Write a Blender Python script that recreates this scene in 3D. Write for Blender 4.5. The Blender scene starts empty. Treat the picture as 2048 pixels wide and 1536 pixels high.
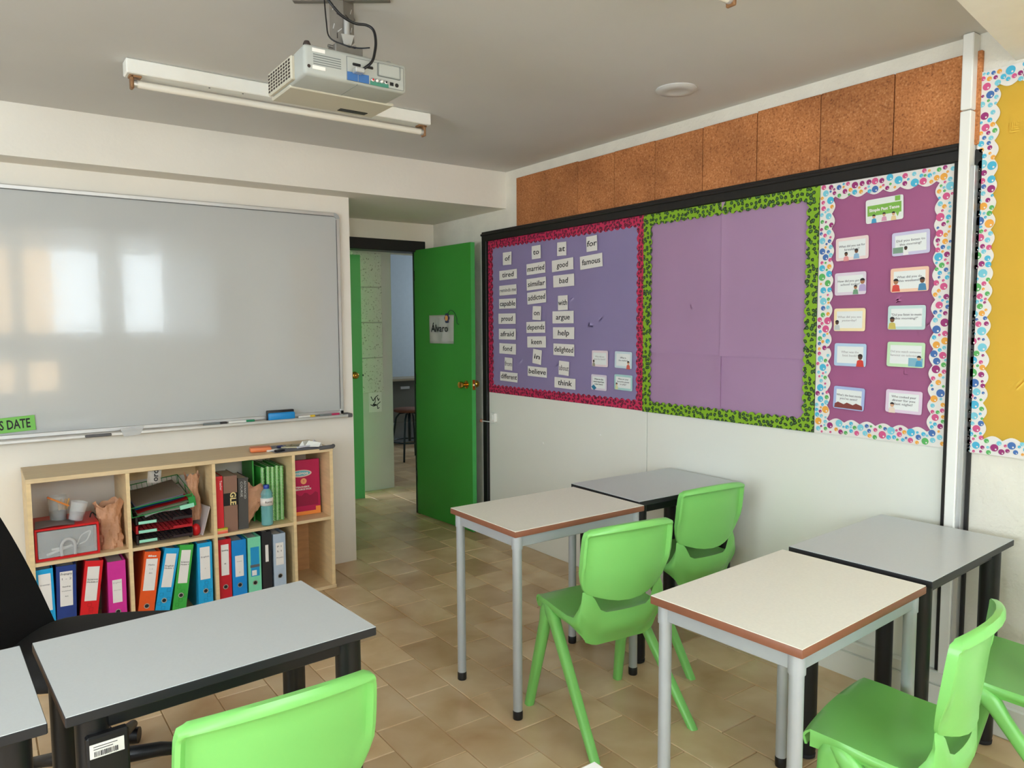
import bpy, bmesh, math, random
from mathutils import Vector, Matrix, Euler
random.seed(7)
R = math.radians
sc = bpy.context.scene
COL = sc.collection

# ------------------------------------------------------------------ camera
CAM_H = 1.45
def cam_matrix(yaw, pitch, roll):
    sy, cy, sp, cp = math.sin(yaw), math.cos(yaw), math.sin(pitch), math.cos(pitch)
    f = Vector((sy*cp, cy*cp, sp)); rt = Vector((cy, -sy, 0)); up = rt.cross(f)
    r2 = math.cos(roll)*rt + math.sin(roll)*up
    u2 = -math.sin(roll)*rt + math.cos(roll)*up
    return Matrix(((r2.x, u2.x, -f.x, 0), (r2.y, u2.y, -f.y, 0), (r2.z, u2.z, -f.z, CAM_H), (0, 0, 0, 1)))
cd = bpy.data.cameras.new('camera'); cam = bpy.data.objects.new('camera', cd); COL.objects.link(cam)
cd.sensor_fit = 'HORIZONTAL'; cd.sensor_width = 36.0; cd.lens = 1491.5/2048*36.0
cd.clip_start = 0.05
cam.matrix_world = cam_matrix(R(35.911), R(-4.485), R(-0.309))
sc.camera = cam

# ------------------------------------------------------------------ world, sky, light, exposure
sc.view_settings.view_transform = 'Standard'
sc.view_settings.look = 'None'
sc.view_settings.gamma = 1.0
sc.view_settings.use_curve_mapping = False
sc.view_settings.exposure = 1.50
w = bpy.data.worlds.new('overcast_sky'); sc.world = w; w.use_nodes = True
bg = w.node_tree.nodes['Background']
bg.inputs['Color'].default_value = (0.815, 0.925, 1.0, 1); bg.inputs['Strength'].default_value = 4.85
def portal(name, loc, rot, sx, sy):
    l = bpy.data.lights.new(name, 'AREA'); l.shape = 'RECTANGLE'; l.size = sx; l.size_y = sy
    l.cycles.is_portal = True
    o = bpy.data.objects.new(name, l); o.location = loc; o.rotation_euler = rot; COL.objects.link(o)
portal('window_daylight', (0.55, -1.66, 1.55), (R(90), 0, 0), 4.7, 1.75)   # light portal, steers sky sampling only
portal('added_side_opening_portal', (-3.06, 0.75, 1.45), (R(90), 0, R(-90)), 2.5, 1.3)  # portal for an unseen opening, added to brighten the right wall and floor
portal('far_room_daylight', (6.02, 7.5, 1.8), (R(90), 0, R(90)), 1.2, 0.6)
sc.cycles.max_bounces = 10; sc.cycles.diffuse_bounces = 7; sc.cycles.glossy_bounces = 4
sc.cycles.transmission_bounces = 8; sc.cycles.transparent_max_bounces = 12
sc.cycles.sample_clamp_indirect = 6.0
sc.cycles.caustics_reflective = False; sc.cycles.caustics_refractive = False
sc.cycles.use_denoising = True

# ------------------------------------------------------------------ materials
def lin(c):
    return tuple((v/255/12.92) if v/255 <= 0.04045 else ((v/255+0.055)/1.055)**2.4 for v in c)
def mat(name, rgb, rough=0.5, metal=0.0, noise=0.0, nscale=20, bump=0.0, bscale=60, coat=0.0, spec=0.5, trans=0.0, ior=1.45, alpha=1.0, stretch=None, bdist=0.002):
    m = bpy.data.materials.new(name); m.use_nodes = True; nt = m.node_tree; b = nt.nodes['Principled BSDF']
    c = lin(rgb)
    b.inputs['Base Color'].default_value = (*c, 1); b.inputs['Roughness'].default_value = rough
    b.inputs['Metallic'].default_value = metal; b.inputs['Specular IOR Level'].default_value = spec
    b.inputs['Coat Weight'].default_value = coat; b.inputs['Transmission Weight'].default_value = trans
    b.inputs['IOR'].default_value = ior; b.inputs['Alpha'].default_value = alpha
    tc = nt.nodes.new('ShaderNodeTexCoord'); src = tc.outputs['Object']
    if stretch:
        mp = nt.nodes.new('ShaderNodeMapping'); mp.inputs['Scale'].default_value = stretch
        nt.links.new(src, mp.inputs['Vector']); src = mp.outputs['Vector']
    n = nt.nodes.new('ShaderNodeTexNoise'); n.inputs['Scale'].default_value = nscale; n.inputs['Detail'].default_value = 4
    nt.links.new(src, n.inputs['Vector'])
    r = nt.nodes.new('ShaderNodeMapRange'); r.inputs['From Min'].default_value = 0.3; r.inputs['From Max'].default_value = 0.7
    r.inputs['To Min'].default_value = 1-noise; r.inputs['To Max'].default_value = 1+noise*0.6
    nt.links.new(n.outputs['Fac'], r.inputs['Value'])
    mx = nt.nodes.new('ShaderNodeVectorMath'); mx.operation = 'SCALE'; mx.inputs[0].default_value = c
    nt.links.new(r.outputs['Result'], mx.inputs['Scale'])
    nt.links.new(mx.outputs['Vector'], b.inputs['Base Color'])
    if bump > 0:
        n2 = nt.nodes.new('ShaderNodeTexNoise'); n2.inputs['Scale'].default_value = bscale; n2.inputs['Detail'].default_value = 3
        nt.links.new(src, n2.inputs['Vector'])
        bp = nt.nodes.new('ShaderNodeBump'); bp.inputs['Strength'].default_value = bump; bp.inputs['Distance'].default_value = bdist
        nt.links.new(n2.outputs['Fac'], bp.inputs['Height']); nt.links.new(bp.outputs['Normal'], b.inputs['Normal'])
    return m

M = {}
M['wall'] = mat('painted_wall', (228, 224, 215), 0.75, noise=0.03, nscale=3, bump=0.25, bscale=45, bdist=0.003)
M['wall_rough'] = mat('rough_plaster', (226, 222, 210), 0.8, noise=0.05, nscale=9, bump=0.6, bscale=60, bdist=0.006)
M['ceiling'] = mat('ceiling_paint', (203, 203, 201), 0.85, noise=0.03, nscale=2, bump=0.2, bscale=25, bdist=0.003)
M['panel'] = mat('melamine_panel', (226, 227, 220), 0.30, noise=0.02, nscale=2)
M['corr'] = mat('corridor_wall', (205, 204, 196), 0.75, noise=0.03, nscale=4)
M['bluewall'] = mat('far_room_wall', (170, 182, 192), 0.7, noise=0.03)
M['black'] = mat('black_paint', (20, 20, 21), 0.42, noise=0.15, nscale=15)
M['blackwood'] = mat('black_stained_wood', (26, 23, 22), 0.5, noise=0.25, nscale=6, stretch=(8, 8, 1))
M['blackplastic'] = mat('black_plastic', (22, 22, 24), 0.4)
M['blackfabric'] = mat('black_mesh_fabric', (34, 33, 34), 0.85, noise=0.2, nscale=400, bump=0.4, bscale=500)
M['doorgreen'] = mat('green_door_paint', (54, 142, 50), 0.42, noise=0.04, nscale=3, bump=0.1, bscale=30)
M['dooredge'] = mat('green_door_lit_tone', (74, 172, 88), 0.45, noise=0.04, nscale=8)  # same door green, lightened in the colour where the edge catches light
M['brass'] = mat('polished_brass', (212, 160, 70), 0.22, metal=1.0, noise=0.1)
M['steel'] = mat('brushed_steel', (190, 190, 188), 0.3, metal=1.0, noise=0.1, nscale=60)
M['alu'] = mat('satin_aluminium', (205, 206, 206), 0.38, metal=0.75, noise=0.03)
M['greymetal'] = mat('silver_grey_powder_coat', (172, 178, 182), 0.36, metal=0.25, noise=0.03)
M['cream'] = mat('cream_laminate', (236, 234, 222), 0.38, noise=0.03, nscale=120)
M['brownedge'] = mat('brown_edge_band', (132, 84, 62), 0.45, noise=0.08)
M['greytop'] = mat('grey_laminate', (196, 201, 204), 0.3, noise=0.02, nscale=150)
M['whitetop'] = mat('white_laminate', (232, 232, 230), 0.35, noise=0.02)
M['blackedge'] = mat('black_edge_band', (36, 36, 39), 0.45)
M['brownblack'] = mat('dark_brown_edge_band', (70, 50, 42), 0.5)
M['chair'] = mat('green_polypropylene', (127, 201, 106), 0.30, noise=0.02, nscale=6, bump=0.08, bscale=300, bdist=0.0006)
M['wood'] = mat('pale_beech_veneer', (222, 196, 150), 0.5, noise=0.09, nscale=5, stretch=(2, 2, 14))
M['woodflat'] = mat('beech_veneer_horizontal', (214, 190, 150), 0.5, noise=0.09, nscale=5, stretch=(1.5, 14, 14))
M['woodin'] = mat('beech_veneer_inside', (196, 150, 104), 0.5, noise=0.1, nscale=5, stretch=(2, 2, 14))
M['board'] = mat('enamel_whiteboard', (184, 187, 187), 0.10, noise=0.02, nscale=2, bump=0.35, bscale=14, coat=0.3, bdist=0.0012)
M['paper'] = mat('white_paper', (232, 230, 226), 0.7, noise=0.02)
M['card'] = mat('white_card', (226, 222, 218), 0.6, noise=0.02)
M['ink'] = mat('black_ink', (38, 34, 40), 0.7)
M['greyink'] = mat('grey_ink', (120, 116, 122), 0.7)
M['fadedink'] = mat('faded_ink', (176, 172, 174), 0.7)
M['purple'] = mat('purple_backing_paper', (188, 174, 218), 0.55, noise=0.03, nscale=3)
M['lilac'] = mat('lilac_backing_paper', (214, 178, 214), 0.5, noise=0.03, nscale=3)
M['magenta'] = mat('magenta_backing_paper', (208, 128, 180), 0.5, noise=0.05, nscale=3)
M['yellow'] = mat('yellow_backing_paper', (250, 216, 84), 0.6, noise=0.03, nscale=3)
M['clear'] = mat('clear_plastic', (225, 230, 232), 0.12, trans=0.0, alpha=0.28)
M['frost'] = mat('frosted_plastic', (214, 216, 218), 0.3, alpha=0.42)
M['bottle'] = mat('blue_tinted_bottle_plastic', (120, 190, 196), 0.06, alpha=0.55, coat=0.5)
M['bag'] = mat('crinkled_brown_paper', (188, 140, 108), 0.6, noise=0.15, nscale=14, bump=0.9, bscale=22, bdist=0.012)
M['red'] = mat('red_plastic', (204, 26, 30), 0.35)
M['darkred'] = mat('dark_red_card', (168, 22, 34), 0.5)
M['white'] = mat('white_enamel', (232, 232, 226), 0.4, noise=0.02)
M['tube'] = mat('frosted_glass_tube', (226, 222, 212), 0.25)
M['rust'] = mat('aged_brass_holder', (150, 112, 78), 0.5, metal=0.4, noise=0.3, nscale=60)
M['projector'] = mat('projector_grey_plastic', (168, 172, 168), 0.5)
M['projwarm'] = mat('projector_warm_lit_plastic', (192, 188, 172), 0.5)  # projector grey with the warm light on its underside put into the colour
M['projdark'] = mat('projector_panel_grey', (120, 125, 124), 0.5)
M['vent'] = mat('dark_vent', (58, 48, 44), 0.7)
M['mount'] = mat('galvanised_mount', (136, 132, 126), 0.42, metal=0.6, noise=0.1, nscale=30)
M['portblue'] = mat('blue_port_plate', (58, 104, 164), 0.5)
M['portgreen'] = mat('green_port_plate', (66, 132, 112), 0.5)
M['pvc'] = mat('white_pvc', (234, 234, 230), 0.35)
M['greyrubber'] = mat('grey_rubber', (92, 92, 94), 0.6)
M['stoolwood'] = mat('brown_stool_seat', (110, 66, 44), 0.5, noise=0.1)
M['teal'] = mat('dark_teal_metal', (34, 52, 56), 0.4, metal=0.3)
def colmat(key, rgb, rough=0.45, **k):
    if key not in M: M[key] = mat(key, rgb, rough, **k)
    return M[key]

def nodes_mat(name, build, rough=0.6):
    m = bpy.data.materials.new(name); m.use_nodes = True; nt = m.node_tree; b = nt.nodes['Principled BSDF']
    b.inputs['Roughness'].default_value = rough
    build(nt, b); return m
def N(nt, t, **kw):
    n = nt.nodes.new(t)
    for k, v in kw.items():
        if k.startswith('_'): setattr(n, k[1:], v)
        else: n.inputs[k].default_value = v
    return n
def ramp(nt, stops, interp='LINEAR'):
    r = nt.nodes.new('ShaderNodeValToRGB'); r.color_ramp.interpolation = interp
    while len(r.color_ramp.elements) < len(stops): r.color_ramp.elements.new(0.5)
    for e, (p, c) in zip(r.color_ramp.elements, stops): e.position = p; e.color = (*lin(c), 1)
    return r

def b_cur(nt, b):
    tr = nt.nodes.new('ShaderNodeBsdfTranslucent'); tr.inputs['Color'].default_value = (*lin((225, 228, 228)), 1)
    mx = nt.nodes.new('ShaderNodeMixShader'); mx.inputs[0].default_value = 0.75
    b.inputs['Base Color'].default_value = (*lin((225, 226, 224)), 1)
    nt.links.new(b.outputs[0], mx.inputs[1]); nt.links.new(tr.outputs[0], mx.inputs[2]); nt.links.new(mx.outputs[0], nt.nodes['Material Output'].inputs['Surface'])
M['blind'] = nodes_mat('pale_blind', b_cur, 0.8)
# cork: orange-brown granules with dark and pale flecks
def b_cork(nt, b):
    g = nt.nodes.new('ShaderNodeNewGeometry'); L = nt.links.new
    n1 = N(nt, 'ShaderNodeTexNoise', Scale=130.0, Detail=3.0); L(g.outputs['Position'], n1.inputs['Vector'])
    r1 = ramp(nt, [(0.24, (120, 70, 38)), (0.42, (184, 116, 66)), (0.60, (198, 130, 78)), (0.76, (222, 166, 116))]); L(n1.outputs['Fac'], r1.inputs['Fac'])
    n2 = N(nt, 'ShaderNodeTexNoise', Scale=5.0, Detail=3.0); L(g.outputs['Position'], n2.inputs['Vector'])
    r2 = ramp(nt, [(0.3, (212, 206, 200)), (0.7, (255, 255, 255))]); L(n2.outputs['Fac'], r2.inputs['Fac'])
    mx = nt.nodes.new('ShaderNodeMixRGB'); mx.blend_type = 'MULTIPLY'; mx.inputs[0].default_value = 1
    L(r1.outputs['Color'], mx.inputs[1]); L(r2.outputs['Color'], mx.inputs[2])
    oi = nt.nodes.new('ShaderNodeObjectInfo'); mr = N(nt, 'ShaderNodeMapRange'); mr.inputs['To Min'].default_value = 0.88; mr.inputs['To Max'].default_value = 1.08
    L(oi.outputs['Random'], mr.inputs['Value'])
    vm = nt.nodes.new('ShaderNodeVectorMath'); vm.operation = 'SCALE'; L(mx.outputs[0], vm.inputs[0]); L(mr.outputs['Result'], vm.inputs['Scale'])
    L(vm.outputs['Vector'], b.inputs['Base Color'])
    bp = N(nt, 'ShaderNodeBump', Strength=0.5, Distance=0.003); L(n1.outputs['Fac'], bp.inputs['Height']); L(bp.outputs['Normal'], b.inputs['Normal'])
M['cork'] = nodes_mat('cork_board', b_cork, 0.85)

# glazed beige floor tile with cloudy brown shading
def b_tile(nt, b):
    L = nt.links.new
    g = nt.nodes.new('ShaderNodeNewGeometry'); oi = nt.nodes.new('ShaderNodeObjectInfo')
    ad = nt.nodes.new('ShaderNodeMath'); ad.operation = 'ADD'; L(g.outputs['Random Per Island'], ad.inputs[0]); L(oi.outputs['Random'], ad.inputs[1])
    fr = nt.nodes.new('ShaderNodeMath'); fr.operation = 'FRACT'; L(ad.outputs[0], fr.inputs[0])
    n1 = N(nt, 'ShaderNodeTexNoise', Scale=5.0, Detail=4.0, Roughness=0.45, Distortion=0.3); L(g.outputs['Position'], n1.inputs['Vector'])
    r1 = ramp(nt, [(0.24, (196, 162, 120)), (0.44, (214, 186, 147)), (0.60, (225, 201, 165)), (0.78, (232, 213, 182))]); L(n1.outputs['Fac'], r1.inputs['Fac'])
    r2 = ramp(nt, [(0.0, (222, 214, 206)), (0.5, (244, 240, 236)), (1.0, (255, 252, 246))]); L(fr.outputs[0], r2.inputs['Fac'])
    mx = nt.nodes.new('ShaderNodeMixRGB'); mx.blend_type = 'MULTIPLY'; mx.inputs[0].default_value = 1
    L(r1.outputs['Color'], mx.inputs[1]); L(r2.outputs['Color'], mx.inputs[2]); L(mx.outputs[0], b.inputs['Base Color'])
    b.inputs['Specular IOR Level'].default_value = 0.45
    n3 = N(nt, 'ShaderNodeTexNoise', Scale=40.0, Detail=2.0); L(g.outputs['Position'], n3.inputs['Vector'])
    bp = N(nt, 'ShaderNodeBump', Strength=0.12, Distance=0.002); L(n3.outputs['Fac'], bp.inputs['Height']); L(bp.outputs['Normal'], b.inputs['Normal'])
M['tile'] = nodes_mat('beige_glazed_tile', b_tile, 0.33)
M['grout'] = mat('tile_grout', (176, 146, 108), 0.9, noise=0.3, nscale=12)

# animal-spot print
def spots(name, base, dark, mid, sc_=52.0):
    def build(nt, b):
        L = nt.links.new
        tc = nt.nodes.new('ShaderNodeTexCoord')
        nz = N(nt, 'ShaderNodeTexNoise', Scale=70.0, Detail=2.0); L(tc.outputs['Object'], nz.inputs['Vector'])
        sv = nt.nodes.new('ShaderNodeVectorMath'); sv.operation = 'SCALE'; sv.inputs['Scale'].default_value = 0.012; L(nz.outputs['Color'], sv.inputs[0])
        av = nt.nodes.new('ShaderNodeVectorMath'); L(tc.outputs['Object'], av.inputs[0]); L(sv.outputs['Vector'], av.inputs[1])
        sx = nt.nodes.new('ShaderNodeSeparateXYZ'); L(av.outputs['Vector'], sx.inputs[0])
        cx_ = nt.nodes.new('ShaderNodeCombineXYZ'); L(sx.outputs['X'], cx_.inputs['X']); L(sx.outputs['Z'], cx_.inputs['Y'])
        v = nt.nodes.new('ShaderNodeTexVoronoi'); v.voronoi_dimensions = '2D'; v.inputs['Scale'].default_value = sc_; v.inputs['Randomness'].default_value = 0.75; L(cx_.outputs[0], v.inputs['Vector'])
        n2 = N(nt, 'ShaderNodeTexNoise', Scale=120.0, Detail=1.0); L(tc.outputs['Object'], n2.inputs['Vector'])
        ma = nt.nodes.new('ShaderNodeMath'); ma.operation = 'MULTIPLY_ADD'; L(n2.outputs['Fac'], ma.inputs[0]); ma.inputs[1].default_value = 0.35; ma.inputs[2].default_value = -0.17
        sm = nt.nodes.new('ShaderNodeMath'); L(v.outputs['Distance'], sm.inputs[0]); L(ma.outputs[0], sm.inputs[1])
        r = ramp(nt, [(0.0, mid), (0.16, mid), (0.21, dark), (0.34, dark), (0.40, base), (1.0, base)]); L(sm.outputs[0], r.inputs['Fac'])
        L(r.outputs['Color'], b.inputs['Base Color'])
    return nodes_mat(name, build, 0.5)
M['leopink'] = spots('pink_spotted_print', (196, 40, 86), (52, 12, 34), (140, 30, 66))
M['leogreen'] = spots('green_spotted_print', (128, 172, 30), (22, 34, 14), (64, 110, 60), 44.0)

# helper: colour wheel of bubble shades
BUBBLE = [(74, 176, 210), (88, 172, 92), (150, 44, 112), (232, 164, 66), (206, 84, 134), (66, 108, 172), (120, 196, 214)]

# ------------------------------------------------------------------ geometry helpers
def link(o, parent=None):
    COL.objects.link(o)
    if parent is not None: o.parent = parent
    return o
def obj(name, bm, m, parent=None, smooth=False, loc=None, rot=None, auto=None):
    me = bpy.data.meshes.new(name)
    bmesh.ops.recalc_face_normals(bm, faces=bm.faces)
    bm.to_mesh(me); bm.free()
    for x in (m if isinstance(m, (list, tuple)) else [m]): me.materials.append(x)
    if smooth:
        me.polygons.foreach_set('use_smooth', [True]*len(me.polygons))
        if auto is not None: me.set_sharp_from_angle(angle=R(auto))
    o = bpy.data.objects.new(name, me); link(o, parent)
    if loc is not None: o.location = loc
    if rot is not None: o.rotation_euler = rot
    return o
def thing(name, label, cat, loc=(0, 0, 0), rz=0.0, group=None, rot=None):
    o = bpy.data.objects.new(name, None); o.empty_display_size = 0.05; link(o)
    o.location = loc; o.rotation_euler = rot if rot else (0, 0, rz)
    o['label'] = label; o['category'] = cat
    if group: o['group'] = group
    return o
def tag(o, label, cat, group=None):
    o['label'] = label; o['category'] = cat
    if group: o['group'] = group
    return o
def struct(o):
    o['kind'] = 'structure'; return o
def BM(): return bmesh.new()
def add_box(bm, lo, hi, mi=0, mtx=None, bevel=0.0, seg=1):
    x0, y0, z0 = lo; x1, y1, z1 = hi
    vs = [bm.verts.new(p) for p in ((x0,y0,z0),(x1,y0,z0),(x1,y1,z0),(x0,y1,z0),(x0,y0,z1),(x1,y0,z1),(x1,y1,z1),(x0,y1,z1))]
    fs = [bm.faces.new([vs[i] for i in f]) for f in ((0,3,2,1),(4,5,6,7),(0,1,5,4),(1,2,6,5),(2,3,7,6),(3,0,4,7))]
    for f in fs: f.material_index = mi
    if mtx is not None:
        for v in vs: v.co = mtx @ v.co
    if bevel > 0:
        es = list({e for f in fs for e in f.edges})
        r = bmesh.ops.bevel(bm, geom=es, offset=bevel, segments=seg, affect='EDGES', profile=0.5)
        for f in r['faces']: f.material_index = mi
    return bm
def box(name, lo, hi, m, parent=None, bevel=0.0, seg=1, **k):
    return obj(name, add_box(BM(), lo, hi, bevel=bevel, seg=seg), m, parent, smooth=bevel > 0 and seg > 1, auto=40 if (bevel > 0 and seg > 1) else None, **k)
def add_tube(bm, pts, r, n=10, mi=0, cap=True, radii=None):
    pts = [Vector(p) for p in pts]; rings = []
    up = Vector((0, 0, 1)); prev = None
    for i, p in enumerate(pts):
        d = (pts[min(i+1, len(pts)-1)] - pts[max(i-1, 0)]).normalized()
        if prev is None:
            a = d.cross(up) if abs(d.dot(up)) < 0.95 else d.cross(Vector((1, 0, 0)))
        else:
            a = prev - d*prev.dot(d)
        a.normalize(); prev = a; b = d.cross(a)
        rr = radii[i] if radii else r
        rings.append([bm.verts.new(p + (a*math.cos(2*math.pi*k/n) + b*math.sin(2*math.pi*k/n))*rr) for k in range(n)])
    for i in range(len(rings)-1):
        for k in range(n):
            f = bm.faces.new((rings[i][k], rings[i][(k+1) % n], rings[i+1][(k+1) % n], rings[i+1][k])); f.material_index = mi
    if cap:
        for rg in (rings[0][::-1], rings[-1]):
            f = bm.faces.new(rg); f.material_index = mi
    return bm
def add_lathe(bm, prof, n=20, mi=0, center=(0, 0, 0), axis='Z', sx=1, sy=1):
    rings = []
    for (r, z) in prof:
        ring = []
        for k in range(n):
            a = 2*math.pi*k/n; c, s = math.cos(a)*r*sx, math.sin(a)*r*sy
            p = {'Z': (c, s, z), 'Y': (c, z, s), 'X': (z, c, s)}[axis]
            ring.append(bm.verts.new(Vector(p)+Vector(center)))
        rings.append(ring)
    for i in range(len(rings)-1):
        for k in range(n):
            f = bm.faces.new((rings[i][k], rings[i][(k+1) % n], rings[i+1][(k+1) % n], rings[i+1][k])); f.material_index = mi
    for rg in (rings[0][::-1], rings[-1]):
        f = bm.faces.new(rg); f.material_index = mi
    return bm
def add_poly(bm, pts, y, t, mi=0):
    """prism of a polygon in local x,z extruded from y to y+t"""
    a = [bm.verts.new((p[0], y, p[1])) for p in pts]; b = [bm.verts.new((p[0], y+t, p[1])) for p in pts]
    n = len(pts)
    fs = [bm.faces.new(a), bm.faces.new(b[::-1])]
    for i in range(n): fs.append(bm.faces.new((a[(i+1) % n], a[i], b[i], b[(i+1) % n])))
    for f in fs: f.material_index = mi
    return bm
def circ(cx, cz, rx, rz=None, n=14, a0=0, a1=2*math.pi):
    rz = rz or rx
    return [(cx+rx*math.cos(a0+(a1-a0)*k/n), cz+rz*math.sin(a0+(a1-a0)*k/n)) for k in range(n)]
def grid(bm, nu, nv, fn, mi=0, skip=None):
    vs = [[bm.verts.new(fn(i/(nu-1), j/(nv-1))) for i in range(nu)] for j in range(nv)]
    for j in range(nv-1):
        for i in range(nu-1):
            if skip and skip(i, j): continue
            f = bm.faces.new((vs[j][i], vs[j][i+1], vs[j+1][i+1], vs[j+1][i])); f.material_index = mi
    return vs
TEXTS = []
def text(name, s, h, loc, m, parent, width=None, rot=(R(90), 0, 0), align='CENTER', bold=0.0, vy=None, shear=0.0):
    c = bpy.data.curves.new(name, 'FONT'); c.body = s; c.size = h; c.align_x = align; c.align_y = 'CENTER'
    c.resolution_u = 2; c.extrude = 0.0003; c.offset = bold; c.shear = shear; c.materials.append(m)
    o = bpy.data.objects.new(name, c); link(o, parent); o.location = loc; o.rotation_euler = rot
    if width: TEXTS.append((o, width))
    return o

# ------------------------------------------------------------------ room constants
CZ = 2.455; XW = 2.907; YB = 4.25; YD = 5.03; XP = 1.876; YC = 6.0; XC = 3.03
# ---- floor with tiles
floor = struct(box('floor', (-3.1, -1.9, -0.12), (6.2, 9.2, -0.004), M['grout']))
TW, TL = 0.198, 0.295
def tile_mesh(bm, cx, cy, dz=0.0, mi=0):
    hx, hy, c = TW/2-0.0016, TL/2-0.0016, 0.0022
    lo = [bm.verts.new((cx+sx*hx, cy+sy*hy, -0.0038+dz)) for sx, sy in ((-1,-1),(1,-1),(1,1),(-1,1))]
    up = [bm.verts.new((cx+sx*(hx-c), cy+sy*(hy-c), dz)) for sx, sy in ((-1,-1),(1,-1),(1,1),(-1,1))]
    bm.faces.new(up)
    for i in range(4): bm.faces.new((lo[i], lo[(i+1) % 4], up[(i+1) % 4], up[i]))
proto = BM(); tile_mesh(proto, 0, 0)
tile_me = bpy.data.meshes.new('floor_tile'); proto.to_mesh(tile_me); proto.free(); tile_me.materials.append(M['tile'])
vis, rest = [], []
for i in range(-23, 24):
    cx = 1.603 + i*TW
    for j in range(-14, 23):
        cy = 2.2225 + j*TL + (0.0 if i % 2 == 0 else TL/2)
        if cx < -3 or cx > 6 or cy < -1.75 or cy > 9: continue
        inroom = (-0.1 + 0.0*cy) < cx < 3.0 and cx*0.586 + cy*0.810 > 2.25 and cy < 4.3 and not (cx < 1.65 and cy > 3.9) and cx < 2.95
        corr = 4.2 < cy < 6.1 and 1.75 < cx < 3.1 and cx/cy > 0.42
        far = cy >= 6.0 and 0.49 < cx/cy < 0.56 and cy < 8.6 and cx > 2.9
        (vis if (inroom or corr or far) else rest).append((cx, cy))
vis.sort(key=lambda p: math.hypot(*p))
rest += vis[300:]; vis = vis[:300]
for (cx, cy) in vis:
    o = bpy.data.objects.new('floor_tile', tile_me); link(o, floor); o.location = (cx, cy, random.uniform(-0.0006, 0.0004))
bm = BM()
for (cx, cy) in rest: tile_mesh(bm, cx, cy)
o = obj('outlying_floor_tiles', bm, M['tile'], floor); o['kind'] = 'stuff'

# ---- ceiling and walls
ceil = struct(box('ceiling', (-3.1, -1.9, CZ), (6.2, 9.2, CZ+0.12), M['ceiling']))
bm = BM(); add_box(bm, (-3.1, 4.07, 2.219), (XW, YD+0.12, CZ)); beam = struct(obj('trim_1', bm, M['wall']))
box_wall = struct(box('wall_back', (-3.1, YB, 0), (XP, YB+0.11, 2.219), M['wall']))
# door wall with header
bm = BM()
add_box(bm, (XP-0.1, YD, 2.087), (XW, YD+0.12, 2.219)); add_box(bm, (2.829, YD, 0), (XW, YD+0.12, 2.087)); add_box(bm, (XP-0.1, YD, 0), (1.90, YD+0.12, 2.087))
add_box(bm, (XP-0.1, YB+0.11, 0), (XP-0.02, YD, 2.219))
struct(obj('wall_door', bm, M['wall']))
# black door frame
bm = BM(); add_box(bm, (1.86, YD-0.012, 2.005), (2.829, YD+0.13, 2.087), bevel=0.003)
add_box(bm, (2.748, YD-0.012, 0), (2.829, YD+0.045, 2.01)); add_box(bm, (1.86, YD-0.012, 0), (1.94, YD+0.13, 2.01))
struct(obj('door_1', bm, M['black']))
# right wall
bm = BM()
add_box(bm, (XW, 1.20, 0), (XW+0.12, YD+0.1, CZ)); add_box(bm, (XW, -1.9, 0), (XW+0.12, 1.20, CZ))
wr = struct(obj('wall_right', bm, M['wall_rough']))
bm = BM()
for lo, hi in (((-3.12, -1.9, 0), (-3.0, -1.0, CZ)), ((-3.12, 2.0, 0), (-3.0, 4.4, CZ)), ((-3.12, -1.0, 0), (-3.0, -0.5, CZ)), ((-3.12, -0.5, 0), (-3.0, 2.0, 0.8)), ((-3.12, -0.5, 2.1), (-3.0, 2.0, CZ)), ((-3.12, 0.7, 0.8), (-3.0, 0.8, 2.1))): add_box(bm, lo, hi)
struct(obj('wall_left', bm, M['wall']))  # its opening is added to let in extra light for the right wall
# window wall behind the viewer
bm = BM(); yw0, yw1 = -1.78, -1.6
add_box(bm, (-3.1, yw0, 0), (3.1, yw1, 0.68)); add_box(bm, (-3.1, yw0, 2.38), (3.1, yw1, CZ))
PIERS = [(-3.1, -1.75), (-0.85, -0.70), (0.41, 0.49), (1.30, 1.50), (2.60, 3.1)]
for a, b_ in PIERS: add_box(bm, (a, yw0, 0.68), (b_, yw1, 2.38))
wf = struct(obj('wall_front', bm, M['wall']))
for i in range(len(PIERS)-1):
    x0, x1 = PIERS[i][1], PIERS[i+1][0]
    bm = BM()
    for lo, hi in (((x0, -1.7, 0.68), (x1, -1.65, 0.72)), ((x0, -1.7, 2.34), (x1, -1.65, 2.38)), ((x0, -1.7, 1.06), (x1, -1.65, 1.40)), ((x0, -1.7, 0.72), (x0+0.03, -1.65, 2.34)), ((x1-0.03, -1.7, 0.72), (x1, -1.65, 2.34))):
        add_box(bm, lo, hi)
    struct(obj('window_%d' % (i+1), bm, M['white']))
# orange house outside the windows and a half drawn blind (both only seen mirrored in the whiteboard)
t = thing('neighbour_house', 'orange rendered house front outside the windows behind the viewer', 'house', (0.0, -7.0, -3.0))
box('house_wall', (-1.3, -0.3, 0), (1.22, 0, 6.0), colmat('orange_render', (246, 196, 140), 0.8), t)
bm = BM(); grid(bm, 24, 2, lambda u, v: (1.95+0.65*u, -1.57+0.004*math.sin(u*60), 1.3+1.07*v)); bmesh.ops.solidify(bm, geom=bm.faces[:], thickness=0.002)
tag(obj('window_blind', bm, M['blind'], smooth=True), 'pale translucent blind covering part of the right window behind the viewer', 'blind')
bm = BM(); grid(bm, 24, 2, lambda u, v: (-0.72+0.92*u, -1.57+0.004*math.sin(u*60), 0.7+1.67*v)); bmesh.ops.solidify(bm, geom=bm.faces[:], thickness=0.002)  # added blind, out of view, cuts the daylight on the near left chair
tag(obj('window_blind', bm, M['blind'], smooth=True), 'pale translucent blind added unseen over most of the window to dim the left chair', 'blind')
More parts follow.
